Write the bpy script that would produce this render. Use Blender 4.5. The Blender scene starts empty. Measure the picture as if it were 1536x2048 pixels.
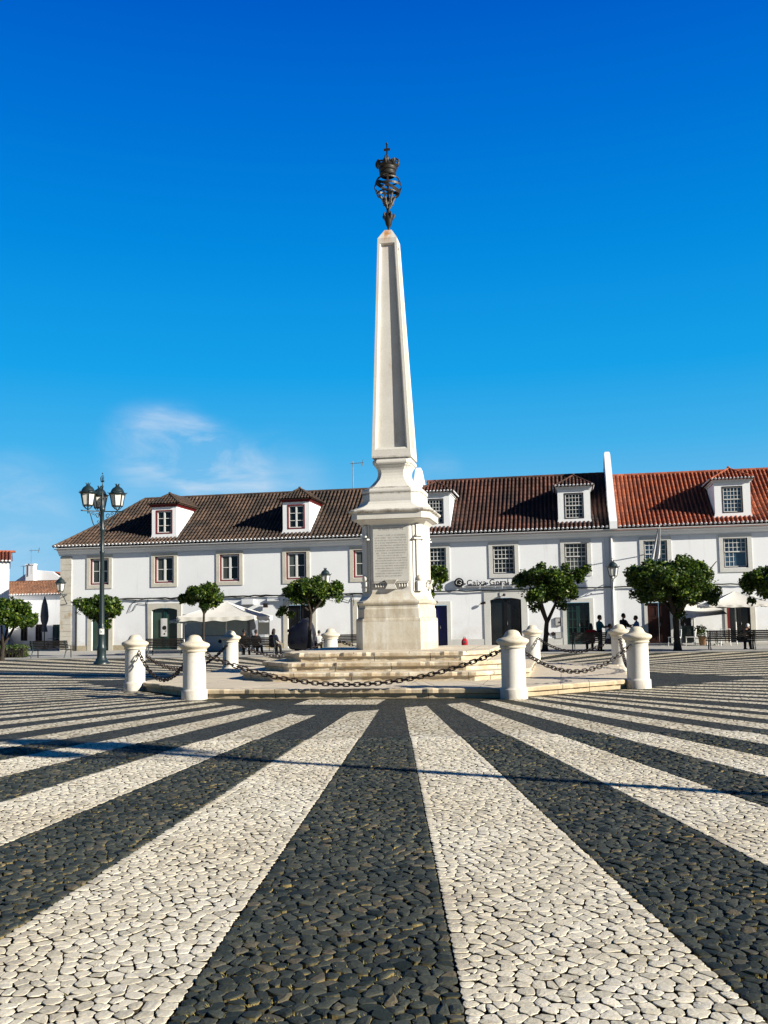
import bpy, bmesh, math, random
from mathutils import Vector, Matrix
random.seed(7)
R = math.radians
scene = bpy.context.scene
col = scene.collection

# ------------------------------------------------------------------ helpers
class MB:
    """collects shapes and links them as one mesh object"""
    def __init__(self):
        self.v = []; self.f = []; self.m = []; self.s = []
    def add(self, verts, faces, mi=0, smooth=False, M=None):
        o = len(self.v)
        if M is not None:
            verts = [tuple(M @ Vector(p)) for p in verts]
        self.v.extend(verts)
        for f in faces:
            self.f.append(tuple(i + o for i in f)); self.m.append(mi); self.s.append(smooth)
        return self
    def box(self, x0, x1, y0, y1, z0, z1, mi=0, M=None):
        v = [(x0,y0,z0),(x1,y0,z0),(x1,y1,z0),(x0,y1,z0),(x0,y0,z1),(x1,y0,z1),(x1,y1,z1),(x0,y1,z1)]
        f = [(0,3,2,1),(4,5,6,7),(0,1,5,4),(1,2,6,5),(2,3,7,6),(3,0,4,7)]
        return self.add(v, f, mi, False, M)
    def quad(self, a, b, c, d, mi=0):
        return self.add([a,b,c,d], [(0,1,2,3)], mi)
    def lathe(self, prof, n=24, c=(0,0,0), mi=0, smooth=True, M=None, cap=True):
        v = []; f = []
        for r, z in prof:
            for k in range(n):
                a = 2*math.pi*k/n
                v.append((c[0]+r*math.cos(a), c[1]+r*math.sin(a), c[2]+z))
        for i in range(len(prof)-1):
            for k in range(n):
                k2 = (k+1) % n
                f.append((i*n+k, i*n+k2, (i+1)*n+k2, (i+1)*n+k))
        if prof[0][1] > prof[-1][1]:
            f = [t[::-1] for t in f]
        self.add(v, f, mi, smooth, M)
        if cap:
            self.add([v[k] for k in range(n)], [tuple(range(n))], mi, False, M)
            self.add(v[-n:], [tuple(range(n))], mi, False, M)
        return self
    def tube(self, pts, r, n=8, mi=0, smooth=True, cap=True, closed=False, M=None):
        pts = [Vector(p) for p in pts]; L = len(pts)
        rs = r if isinstance(r, (list, tuple)) else [r]*L
        v = []; f = []; ref = None
        for i, p in enumerate(pts):
            if closed: t = pts[(i+1) % L]-pts[i-1]
            else: t = pts[min(i+1, L-1)]-pts[max(i-1, 0)]
            t.normalize()
            if ref is None:
                ref = Vector((0,0,1)) if abs(t.z) < .9 else Vector((1,0,0))
            u = ref-t*ref.dot(t)
            if u.length < 1e-6: u = t.orthogonal()
            u.normalize(); w = t.cross(u); ref = u
            for k in range(n):
                a = 2*math.pi*k/n
                v.append(tuple(p+(u*math.cos(a)+w*math.sin(a))*rs[i]))
        for i in range(L if closed else L-1):
            j = (i+1) % L
            for k in range(n):
                k2 = (k+1) % n
                f.append((i*n+k, i*n+k2, j*n+k2, j*n+k))
        self.add(v, f, mi, smooth, M)
        if cap and not closed:
            self.add(v[:n], [tuple(range(n))[::-1]], mi, False, M); self.add(v[-n:], [tuple(range(n))], mi, False, M)
        return self
    def loft(self, secs, mi=0, smooth=False, capb=True, capt=True):
        n = len(secs[0]); v = [p for s in secs for p in s]; f = []
        for i in range(len(secs)-1):
            for k in range(n):
                k2 = (k+1) % n
                f.append((i*n+k, i*n+k2, (i+1)*n+k2, (i+1)*n+k))
        if capb: f.append(tuple(range(n))[::-1])
        if capt: f.append(tuple(range((len(secs)-1)*n, len(secs)*n)))
        return self.add(v, f, mi, smooth)
    def ball(self, c, r, mi=0, nu=12, nv=8, M=None):
        rx, ry, rz = r if isinstance(r, (tuple, list)) else (r, r, r)
        v = []; f = []
        for i in range(nv+1):
            t = math.pi*i/nv
            for k in range(nu):
                a = 2*math.pi*k/nu
                v.append((c[0]+rx*math.sin(t)*math.cos(a), c[1]+ry*math.sin(t)*math.sin(a), c[2]-rz*math.cos(t)))
        for i in range(nv):
            for k in range(nu):
                k2 = (k+1) % nu
                f.append((i*nu+k, i*nu+k2, (i+1)*nu+k2, (i+1)*nu+k))
        return self.add(v, f, mi, True, M)
    def build(self, name, mats, parent=None, label=None, kind=None):
        me = bpy.data.meshes.new(name)
        me.from_pydata([tuple(p) for p in self.v], [], self.f)
        if not isinstance(mats, (list, tuple)): mats = [mats]
        for m in mats: me.materials.append(m)
        me.polygons.foreach_set('material_index', self.m)
        me.polygons.foreach_set('use_smooth', self.s)
        me.update()
        o = bpy.data.objects.new(name, me); col.objects.link(o)
        if parent is not None: o.parent = parent
        if label: o['label'] = label
        if kind: o['kind'] = kind
        return o

def thing(name, label, cat, loc=(0,0,0), rz=0, group=None):
    o = bpy.data.objects.new(name, None); col.objects.link(o)
    o.location = loc; o.rotation_euler = (0,0,rz); o.empty_display_size = .2
    o['label'] = label; o['category'] = cat
    if group: o['group'] = group
    return o
def tag(o, label, cat, group=None, kind=None):
    o['label'] = label; o['category'] = cat
    if group: o['group'] = group
    if kind: o['kind'] = kind
    return o
def copy_tree(o, parent=None):
    c = o.copy(); col.objects.link(c)
    if parent is not None: c.parent = parent
    for ch in list(o.children): copy_tree(ch, c)
    return c
def again(root, label, loc, rz=0):
    c = copy_tree(root); c['label'] = label; c.location = loc; c.rotation_euler = (0,0,rz); return c

# ------------------------------------------------------------------ materials
def ramp(nt, elems):
    r = nt.nodes.new('ShaderNodeValToRGB')
    el = r.color_ramp.elements
    while len(el) < len(elems): el.new(.5)
    for e, (p, c) in zip(el, elems):
        e.position = p; e.color = c if len(c) == 4 else (*c, 1)
    return r
def base_mat(name):
    m = bpy.data.materials.new(name); m.use_nodes = True
    nt = m.node_tree; b = nt.nodes['Principled BSDF']
    return m, nt, b
def noise(nt, scale, detail=4, rough=.55, src=None, stretch=None):
    n = nt.nodes.new('ShaderNodeTexNoise'); n.inputs['Scale'].default_value = scale
    n.inputs['Detail'].default_value = detail; n.inputs['Roughness'].default_value = rough
    if src is not None:
        if stretch:
            mp = nt.nodes.new('ShaderNodeMapping'); mp.inputs['Scale'].default_value = stretch
            nt.links.new(src, mp.inputs['Vector']); src = mp.outputs['Vector']
        nt.links.new(src, n.inputs['Vector'])
    return n
def mixc(nt, fac, a, b, mode='MIX'):
    n = nt.nodes.new('ShaderNodeMix'); n.data_type = 'RGBA'; n.blend_type = mode
    for sock, val in ((n.inputs[0], fac), (n.inputs[6], a), (n.inputs[7], b)):
        if hasattr(val, 'is_linked'): nt.links.new(val, sock)
        elif isinstance(val, (tuple, list)): sock.default_value = (*val[:3], 1)
        else: sock.default_value = val
    return n.outputs[2]
def worldpos(nt):
    return nt.nodes.new('ShaderNodeNewGeometry').outputs['Position']
def bump(nt, b, height, strength=.3, dist=.02):
    bp = nt.nodes.new('ShaderNodeBump'); bp.inputs['Strength'].default_value = strength
    bp.inputs['Distance'].default_value = dist
    nt.links.new(height, bp.inputs['Height']); nt.links.new(bp.outputs['Normal'], b.inputs['Normal'])
def mat(name, c1, c2=None, scale=3., rough=.7, bs=.15, bd=.01, metal=0., stain=None, stretch=None, spec=.3, lo=.3, hi=.7, fine=None):
    """mottled procedural material: two tones of noise, optional stains, bump"""
    m, nt, b = base_mat(name)
    pos = worldpos(nt)
    c2 = c2 or tuple(x*.75 for x in c1)
    n1 = noise(nt, scale, 6, .6, pos, stretch)
    r = ramp(nt, [(lo, c2), (hi, c1)]); nt.links.new(n1.outputs['Fac'], r.inputs['Fac'])
    out = r.outputs['Color']
    if stain:
        sc, sstretch, colr, a, bb = stain
        n2 = noise(nt, sc, 5, .65, pos, sstretch)
        r2 = ramp(nt, [(a, (0,0,0)), (bb, (1,1,1))]); nt.links.new(n2.outputs['Fac'], r2.inputs['Fac'])
        out = mixc(nt, r2.outputs['Color'], out, colr)
    n3 = noise(nt, fine or scale*9, 5, .7, pos)
    out = mixc(nt, .35, out, mixc(nt, 1., out, n3.outputs['Fac'], 'OVERLAY'))
    nt.links.new(out, b.inputs['Base Color'])
    b.inputs['Roughness'].default_value = rough; b.inputs['Metallic'].default_value = metal
    b.inputs['Specular IOR Level'].default_value = spec
    if bs: bump(nt, b, n3.outputs['Fac'], bs, bd)
    return m
def glass_mat(name, c, rough=.06, spec=.6):
    m, nt, b = base_mat(name)
    n = noise(nt, .8, 3, .5, worldpos(nt))
    r = ramp(nt, [(.35, tuple(x*.6 for x in c)), (.65, c)]); nt.links.new(n.outputs['Fac'], r.inputs['Fac'])
    nt.links.new(r.outputs['Color'], b.inputs['Base Color'])
    b.inputs['Roughness'].default_value = rough; b.inputs['Specular IOR Level'].default_value = spec
    return m

M = {}
M['plaster'] = mat('plaster_white', (.93,.95,.975), (.885,.905,.935), .7, .9, .12, .006, stain=(1.1,(1,1,.25),(.66,.66,.65),.62,.86), fine=14)
def damp(m):
    nt = m.node_tree; b = nt.nodes['Principled BSDF']; old = b.inputs['Base Color'].links[0].from_socket
    pos = worldpos(nt); s = nt.nodes.new('ShaderNodeSeparateXYZ'); nt.links.new(pos, s.inputs[0])
    r = ramp(nt, [(.0,(1,1,1)),(.16,(.35,.35,.35)),(.30,(0,0,0))]); mr = nt.nodes.new('ShaderNodeMapRange'); mr.inputs['From Max'].default_value = 6.5
    nt.links.new(s.outputs['Z'], mr.inputs['Value']); nt.links.new(mr.outputs[0], r.inputs['Fac'])
    n = noise(nt, 1.3, 6, .7, pos); rn = ramp(nt, [(.40,(0,0,0)),(.72,(1,1,1))]); nt.links.new(n.outputs['Fac'], rn.inputs['Fac'])
    c = mixc(nt, mixc(nt, 1., r.outputs['Color'], rn.outputs['Color'], 'MULTIPLY'), old, (.58,.54,.46))
    n2 = noise(nt, 2.4, 5, .7, pos, (1.,1.,.09)); r2 = ramp(nt, [(.58,(0,0,0)),(.78,(.85,.85,.85))]); nt.links.new(n2.outputs['Fac'], r2.inputs['Fac'])
    nt.links.new(mixc(nt, r2.outputs['Color'], c, (.68,.69,.70)), b.inputs['Base Color'])
damp(M['plaster'])
M['plaster_trim'] = mat('plaster_trim', (.82,.84,.87), (.76,.78,.80), 1.5, .9, .1, .005, fine=18)
M['surround'] = mat('surround_limestone', (.68,.65,.57), (.56,.53,.45), 1.6, .85, .2, .008, stain=(2.2,(1,1,.6),(.34,.29,.2),.6,.8), fine=16)
M['surround_grey'] = mat('surround_pale_stone', (.68,.68,.66), (.60,.60,.57), 1.6, .85, .2, .008, fine=16)
M['quoin'] = mat('quoin_stone', (.68,.65,.58), (.55,.51,.43), 1.4, .9, .3, .01, stain=(1.2,(1,1,1),(.40,.26,.11),.58,.72), fine=14)
M['plinth_stone'] = mat('plinth_stone', (.56,.50,.38), (.42,.35,.23), 1.8, .9, .3, .01, stain=(2.5,(1,1,1),(.32,.22,.1),.58,.75), fine=14)
M['monument'] = mat('monument_limestone', (.75,.73,.68), (.67,.64,.58), 1.6, .8, .35, .006, stain=(1.5,(1.4,1.4,.5),(.46,.36,.21),.60,.84), fine=22)
M['plinth'] = mat('monument_plinth', (.68,.63,.53), (.55,.49,.38), 1.3, .8, .4, .006, stain=(2.0,(2.2,2.2,.35),(.74,.71,.64),.45,.66), fine=24)
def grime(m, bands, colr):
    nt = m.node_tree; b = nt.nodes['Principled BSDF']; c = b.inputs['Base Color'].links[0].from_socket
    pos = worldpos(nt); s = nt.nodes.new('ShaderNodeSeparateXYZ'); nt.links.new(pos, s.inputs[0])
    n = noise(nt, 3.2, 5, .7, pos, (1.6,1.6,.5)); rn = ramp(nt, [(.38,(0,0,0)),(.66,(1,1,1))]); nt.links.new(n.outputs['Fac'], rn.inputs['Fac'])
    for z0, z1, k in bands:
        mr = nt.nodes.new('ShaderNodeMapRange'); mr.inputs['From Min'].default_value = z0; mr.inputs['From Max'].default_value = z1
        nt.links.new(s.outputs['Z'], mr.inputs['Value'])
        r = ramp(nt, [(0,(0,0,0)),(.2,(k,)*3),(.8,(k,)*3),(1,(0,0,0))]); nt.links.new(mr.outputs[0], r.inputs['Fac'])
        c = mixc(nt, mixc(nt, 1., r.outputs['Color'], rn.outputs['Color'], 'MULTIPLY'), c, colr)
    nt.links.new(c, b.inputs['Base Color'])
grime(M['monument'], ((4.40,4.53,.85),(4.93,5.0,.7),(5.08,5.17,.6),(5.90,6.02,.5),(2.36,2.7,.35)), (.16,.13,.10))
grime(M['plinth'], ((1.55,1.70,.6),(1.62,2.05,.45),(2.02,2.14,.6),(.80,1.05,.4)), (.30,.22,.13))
M['panel_stone'] = mat('monument_inscribed_panel', (.62,.61,.57), (.55,.54,.49), 2.4, .75, .2, .004, fine=30)
M['step'] = mat('step_stone', (.64,.53,.38), (.47,.36,.23), 1.5, .85, .5, .012, stain=(2.4,(1,1,2.5),(.76,.69,.55),.48,.66), fine=18)
M['platform'] = mat('platform_stone', (.62,.51,.35), (.46,.36,.23), .9, .85, .4, .01, stain=(1.8,(1,1,1),(.40,.31,.2),.58,.76), fine=18)
def lighten_tops(m, top, period, dark):  # mixes upward faces lighter by their normal, then adds dark joint lines
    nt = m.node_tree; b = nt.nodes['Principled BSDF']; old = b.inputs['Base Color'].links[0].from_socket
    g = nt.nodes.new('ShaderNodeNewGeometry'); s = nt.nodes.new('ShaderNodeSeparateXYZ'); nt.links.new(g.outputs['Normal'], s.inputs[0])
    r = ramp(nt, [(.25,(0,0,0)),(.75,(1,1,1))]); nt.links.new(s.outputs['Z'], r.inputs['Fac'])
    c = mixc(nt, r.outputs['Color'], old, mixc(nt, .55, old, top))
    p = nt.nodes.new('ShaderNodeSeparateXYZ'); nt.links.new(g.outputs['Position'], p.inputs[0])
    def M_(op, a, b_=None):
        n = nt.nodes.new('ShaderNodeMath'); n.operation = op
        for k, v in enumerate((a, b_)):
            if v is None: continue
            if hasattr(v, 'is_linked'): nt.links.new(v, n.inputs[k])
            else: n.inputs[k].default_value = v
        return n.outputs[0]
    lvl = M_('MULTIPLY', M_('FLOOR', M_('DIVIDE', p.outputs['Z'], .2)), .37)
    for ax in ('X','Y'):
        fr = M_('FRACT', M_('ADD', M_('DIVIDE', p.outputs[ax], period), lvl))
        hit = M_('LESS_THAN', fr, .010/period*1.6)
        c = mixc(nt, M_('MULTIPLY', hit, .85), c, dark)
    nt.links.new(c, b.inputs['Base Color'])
lighten_tops(M['step'], (.74,.66,.52), 1.37, (.06,.045,.03)); lighten_tops(M['platform'], (.72,.65,.53), 1.63, (.10,.08,.06))
M['bollard'] = mat('bollard_limestone', (.76,.74,.69), (.70,.67,.61), 2.2, .8, .3, .005, stain=(3.,(1,1,1),(.56,.46,.3),.60,.80), fine=26)
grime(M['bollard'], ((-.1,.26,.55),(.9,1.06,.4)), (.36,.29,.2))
M['bollard_cap'] = mat('bollard_cap_stone', (.70,.645,.53), (.60,.53,.41), 4., .85, .35, .006, stain=(6.,(1,1,1),(.42,.32,.19),.58,.8), fine=30)
M['ink'] = mat('inscription_ink', (.30,.29,.27), None, 8, .9, 0)
M['chain'] = mat('chain_iron', (.014,.011,.011), (.03,.018,.014), 14, .55, .3, .003, spec=.4, fine=60)
M['bronze'] = mat('weathered_bronze', (.028,.034,.034), (.05,.036,.026), 5, .5, .3, .004, metal=.5, spec=.5, fine=40)
M['bronze_light'] = mat('worn_bronze', (.30,.28,.24), (.10,.08,.06), 6, .45, .3, .004, metal=.5, fine=40)
M['lamp_iron'] = mat('lamp_green_black_paint', (.010,.022,.028), (.018,.035,.04), 3, .38, .15, .003, spec=.5, fine=30)
M['milk_glass'] = mat('lantern_milky_glass', (.74,.72,.66), (.66,.64,.58), 3, .35, 0, spec=.5)
M['white_paint'] = mat('white_joinery_paint', (.80,.80,.78), (.72,.72,.70), 3, .5, .1, .003)
M['red_paint'] = mat('oxblood_paint', (.20,.022,.022), (.13,.014,.016), 3, .5, .15, .003)
M['dark_paint'] = mat('dark_reveal_paint', (.03,.02,.02), None, 3, .6, 0)
M['green_paint'] = mat('green_door_paint', (.010,.05,.042), (.006,.03,.03), 2, .45, .15, .003, spec=.5)
M['blue_paint'] = mat('navy_door_paint', (.008,.012,.12), (.006,.008,.08), 2, .4, .1, .003, spec=.5)
M['brown_paint'] = mat('brown_door_paint', (.05,.012,.008), (.02,.008,.006), 2, .5, .1, .003)
M['black_wood'] = mat('blackened_door_wood', (.008,.009,.011), (.004,.004,.006), 2, .55, .15, .004)
M['bench_wood'] = mat('dark_bench_slats', (.016,.015,.015), (.03,.025,.022), 4, .6, .2, .004, fine=30)
M['glass'] = glass_mat('window_glass', (.018,.022,.024))
M['glass_curtain'] = glass_mat('curtained_glass', (.14,.165,.155), .25, .4)
def folds(m, f):
    nt = m.node_tree; b = nt.nodes['Principled BSDF']; old = b.inputs['Base Color'].links[0].from_socket
    wv = nt.nodes.new('ShaderNodeTexWave'); wv.inputs['Scale'].default_value = 4.5; wv.inputs['Distortion'].default_value = 1.5; nt.links.new(worldpos(nt), wv.inputs['Vector'])
    nt.links.new(mixc(nt, f, old, wv.outputs['Color'], 'MULTIPLY'), b.inputs['Base Color'])
folds(M['glass_curtain'], .7)
M['glass_sky'] = glass_mat('sky_blue_painted_glass', (.05,.11,.18), .04, 1.)  # blue of the reflected sky is put into the base colour
M['glass_shop'] = glass_mat('green_shop_glass', (.05,.085,.065), .08, .6)
M['canvas'] = mat('white_canvas', (.78,.76,.71), (.70,.68,.62), 2, .9, .2, .01)
M['canvas_teal'] = mat('weathered_canvas_flap', (.40,.47,.46), (.30,.37,.37), 2, .9, .2, .01)
M['grey_canvas'] = mat('grey_parasol_cloth', (.21,.20,.19), (.12,.115,.11), 3, .9, .3, .01, stretch=(6,6,.6))
M['kiosk'] = mat('kiosk_shutter', (.42,.50,.52), (.34,.42,.44), 2, .5, .1, .003)
M['kiosk_blue'] = mat('kiosk_blue_panel', (.42,.52,.66), (.36,.46,.60), 2, .5, .1, .003)
M['kiosk_frame'] = mat('kiosk_frame', (.20,.22,.26), None, 2, .5, 0)
M['tarp'] = mat('black_tarpaulin', (.007,.008,.016), (.012,.014,.03), 3, .42, .5, .03, spec=.4, fine=9)
M['cable'] = mat('black_cable', (.02,.025,.025), None, 3, .7, 0)
M['sign'] = mat('sign_letters', (.012,.013,.02), None, 3, .5, 0)
M['red_plastic'] = mat('red_cloth', (.50,.015,.03), (.33,.01,.02), 8, .6, .2, .01)
M['terracotta'] = mat('terracotta_pot', (.42,.25,.13), (.30,.17,.09), 6, .85, .2, .005)
M['grey_box'] = mat('grey_meter_box', (.55,.55,.54), None, 3, .5, 0)
M['antenna'] = mat('aluminium', (.35,.36,.37), None, 3, .4, 0, metal=.7)
M['skin'] = mat('skin', (.26,.14,.09), (.21,.11,.07), 8, .6, .1, .002)
M['hair_dark'] = mat('dark_hair', (.012,.010,.009), None, 20, .6, .3, .004)
M['hair_white'] = mat('white_hair', (.62,.61,.6), None, 20, .6, .3, .004)
for n, c in dict(cloth_black=(.012,.012,.015), cloth_teal=(.01,.13,.17), cloth_red=(.40,.01,.012), cloth_white=(.72,.72,.72), cloth_blue=(.05,.16,.38),
                 cloth_navy=(.012,.02,.05), cloth_grey=(.10,.11,.12), shoe_white=(.75,.75,.75), shoe_dark=(.015,.013,.012)).items():
    M[n] = mat(n, c, tuple(x*.7 for x in c), 9, .85, .3, .006)

def tile_mat(name, main, alt, dark, light, lich=.62, dk=(.36,.62)):
    m, nt, b = base_mat(name); pos = worldpos(nt)
    geo = nt.nodes.new('ShaderNodeNewGeometry')
    r0 = ramp(nt, [(0, alt), (.55, main), (1, tuple(x*1.15 for x in main))]); nt.links.new(geo.outputs['Random Per Island'], r0.inputs['Fac'])
    n1 = noise(nt, .55, 6, .65, pos)
    rr = ramp(nt, [(dk[0], (0,0,0)), (dk[1], (1,1,1))]); nt.links.new(n1.outputs['Fac'], rr.inputs['Fac'])
    c = mixc(nt, rr.outputs['Color'], r0.outputs['Color'], dark)
    n2 = noise(nt, 7, 4, .7, pos)
    r2 = ramp(nt, [(lich, (0,0,0)), (lich+.1, (1,1,1))]); nt.links.new(n2.outputs['Fac'], r2.inputs['Fac'])
    c = mixc(nt, r2.outputs['Color'], c, light)
    nt.links.new(c, b.inputs['Base Color']); b.inputs['Roughness'].default_value = .9
    n3 = noise(nt, 30, 3, .7, pos); bump(nt, b, n3.outputs['Fac'], .4, .01)
    return m
M['tile_dark'] = tile_mat('lichened_dark_roof_tiles', (.13,.08,.055), (.065,.042,.03), (.032,.025,.021), (.27,.21,.155), .63)
M['tile_mid'] = tile_mat('dark_red_roof_tiles', (.155,.062,.042), (.075,.036,.027), (.036,.022,.019), (.45,.30,.24), .66)
M['tile_red'] = tile_mat('orange_red_roof_tiles', (.36,.10,.046), (.24,.064,.034), (.18,.048,.028), (.50,.24,.14), .66, (.5,.8))
M['tile_tan'] = tile_mat('tan_roof_tiles', (.22,.10,.055), (.15,.07,.04), (.11,.055,.035), (.42,.33,.2), .60, (.45,.7))

# ------------------------------------------------------------------ paving materials
def cobble_mat(name, c1, c2, joint, rough, spec, far=False, hi_=None):
    m, nt, b = base_mat(name); pos = worldpos(nt)
    if far:
        vo = nt.nodes.new('ShaderNodeTexVoronoi'); vo.inputs['Scale'].default_value = 9.5
        nt.links.new(pos, vo.inputs['Vector'])
        sep = nt.nodes.new('ShaderNodeSeparateColor'); nt.links.new(vo.outputs['Color'], sep.inputs[0])
        rnd = sep.outputs[0]
        ve = nt.nodes.new('ShaderNodeTexVoronoi'); ve.feature = 'DISTANCE_TO_EDGE'; ve.inputs['Scale'].default_value = 9.5
        nt.links.new(pos, ve.inputs['Vector'])
    else:
        rnd = nt.nodes.new('ShaderNodeNewGeometry').outputs['Random Per Island']
    r = ramp(nt, [(0, c2), (.5, c1), (.86, tuple(x*1.12 for x in c1)), (1, hi_ or tuple(x*1.12 for x in c1))]); nt.links.new(rnd, r.inputs['Fac'])
    out = r.outputs['Color']
    n0 = noise(nt, .7, 4, .6, pos); out = mixc(nt, .45, out, mixc(nt, 1., out, n0.outputs['Fac'], 'OVERLAY'))
    n1 = noise(nt, 60, 5, .7, pos); out = mixc(nt, .5, out, mixc(nt, 1., out, n1.outputs['Fac'], 'OVERLAY'))
    if far:
        re = ramp(nt, [(.03, (0,0,0)), (.16, (1,1,1))]); nt.links.new(ve.outputs['Distance'], re.inputs['Fac'])
        out = mixc(nt, re.outputs['Color'], joint, out)
        bump(nt, b, re.outputs['Color'], .6, .012)
    else:
        bump(nt, b, n1.outputs['Fac'], .35, .006)
    nt.links.new(out, b.inputs['Base Color'])
    b.inputs['Roughness'].default_value = rough; b.inputs['Specular IOR Level'].default_value = spec
    return m
M['white_cobble'] = cobble_mat('white_limestone_cobbles', (.65,.59,.465), (.50,.45,.345), None, .75, .3)
M['dark_cobble'] = cobble_mat('black_basalt_cobbles', (.052,.057,.046), (.016,.022,.019), None, .65, .18, hi_=(.12,.10,.065))
M['joint_dark'] = mat('dark_joint_dirt', (.045,.035,.022), (.018,.014,.010), 9, .95, .3, .01, stain=(4.,(1,1,1),(.15,.11,.045),.60,.75), fine=90)
M['joint_sand'] = mat('sandy_joint_dirt', (.075,.066,.032), (.03,.028,.018), 5, .95, .3, .01, stain=(3.,(1,1,1),(.26,.20,.08),.46,.60), fine=90)
M['white_far'] = cobble_mat('white_cobbles_distant', (.73,.66,.51), (.60,.53,.41), (.29,.245,.165), .8, .2, True)
M['dark_far'] = cobble_mat('black_cobbles_distant', (.052,.056,.045), (.019,.024,.021), (.04,.034,.019), .7, .2, True)
M['bed'] = mat('sandy_joint_bed', (.05,.040,.026), (.02,.017,.012), 14, .95, .5, .01, stain=(5.,(1,1,1),(.17,.13,.05),.54,.68), fine=80)
M['pavement'] = mat('pale_pavement', (.46,.45,.42), (.38,.37,.34), .8, .9, .3, .01, fine=12)
M['kerb'] = mat('dark_kerb_strip', (.10,.10,.095), (.05,.05,.05), 2, .8, .3, .01)
M['earth'] = mat('far_ground', (.34,.32,.27), (.26,.24,.2), .3, .95, .2, .02)
M['weed'] = mat('dry_weeds', (.20,.19,.05), (.33,.26,.09), 5, .8, 0)

# ------------------------------------------------------------------ camera and light (plaza axes: x along the facade, y away from the viewer)
th = R(-10.724); pit = R(4.51); rol = R(1.04)
ex = (math.cos(th), math.sin(th)); ey = (-math.sin(th), math.cos(th))
CAM = Vector((4.405, -25.073, 1.6))
cp, sp, cr, sr = math.cos(pit), math.sin(pit), math.cos(rol), math.sin(rol)
fw = (0, cp, sp); r0 = (1, 0, 0); u0 = (0, -sp, cp)
rt = [cr*a-sr*b for a, b in zip(r0, u0)]; up = [sr*a+cr*b for a, b in zip(r0, u0)]
def tol(v): return Vector((v[0]*ex[0]+v[1]*ex[1], v[0]*ey[0]+v[1]*ey[1], v[2]))
Rt, Up, Fw = tol(rt), tol(up), tol(fw)
cam = bpy.data.cameras.new('camera'); camo = bpy.data.objects.new('camera', cam); col.objects.link(camo)
mw = Matrix.Identity(4)
for i in range(3):
    mw[i][0] = Rt[i]; mw[i][1] = Up[i]; mw[i][2] = -Fw[i]; mw[i][3] = CAM[i]
camo.matrix_world = mw
cam.sensor_fit = 'HORIZONTAL'; cam.sensor_width = 36
cam.lens = 36*1879/1536; cam.shift_y = (1092.8-1024)/1536
cam.clip_start = .1; cam.clip_end = 3000
scene.camera = camo
scene.cycles.diffuse_bounces = 1
scene.view_settings.view_transform = 'Standard'; scene.view_settings.look = 'None'
scene.view_settings.exposure = 0; scene.view_settings.gamma = 1

EL = R(23.5)
S = Vector((.951*math.cos(EL), -.309*math.cos(EL), math.sin(EL)))
sun = bpy.data.lights.new('sun', 'SUN'); sun.energy = 8.0; sun.angle = R(.5); sun.color = (1, .935, .81)
suno = bpy.data.objects.new('sun', sun); col.objects.link(suno)
suno.rotation_euler = (-S).to_track_quat('-Z', 'Y').to_euler(); suno.location = S*60

w = bpy.data.worlds.new('World'); scene.world = w; w.use_nodes = True
nt = w.node_tree; nd = nt.nodes; lk = nt.links
bg = nd['Background']
tc = nd.new('ShaderNodeTexCoord')
sky = nd.new('ShaderNodeTexSky'); sky.sky_type = 'NISHITA'; sky.sun_disc = False
sky.sun_elevation = EL; sky.sun_rotation = math.atan2(S.x, S.y)
sky.air_density = 1.0; sky.dust_density = .3; sky.ozone_density = 3.0
sep = nd.new('ShaderNodeSeparateXYZ'); lk.new(tc.outputs['Generated'], sep.inputs[0])
# deep polarised blue: the sky model is tinted by height above the horizon
tint = ramp(nt, [(0, (.42,.72,.95)), (.106, (.20,.60,.96)), (.18, (.065,.51,.96)), (.256, (.010,.42,.95)), (.375, (.001,.30,.88)), (.48, (.0,.20,.80)), (.57, (.0,.13,.70)), (.70, (.0,.06,.30)), (1, (.0,.035,.14))])
lk.new(sep.outputs['Z'], tint.inputs['Fac'])
hsv = nd.new('ShaderNodeHueSaturation'); hsv.inputs['Saturation'].default_value = .0; hsv.inputs['Value'].default_value = 1.0
lk.new(sky.outputs['Color'], hsv.inputs['Color'])
lum = mixc(nt, .85, hsv.outputs['Color'], (9.2,9.2,9.2))
skyc = mixc(nt, 1., lum, tint.outputs['Color'], 'MULTIPLY')
# sky dimmed outside the view direction to cut ambient light and deepen shadows
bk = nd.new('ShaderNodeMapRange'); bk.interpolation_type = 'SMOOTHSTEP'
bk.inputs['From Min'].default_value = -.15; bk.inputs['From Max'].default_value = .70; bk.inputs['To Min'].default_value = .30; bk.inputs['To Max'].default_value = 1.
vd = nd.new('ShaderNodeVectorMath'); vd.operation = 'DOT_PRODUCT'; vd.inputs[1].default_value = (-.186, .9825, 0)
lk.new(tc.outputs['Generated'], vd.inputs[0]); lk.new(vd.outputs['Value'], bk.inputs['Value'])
skyc = mixc(nt, 1., skyc, bk.outputs[0], 'MULTIPLY')
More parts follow.
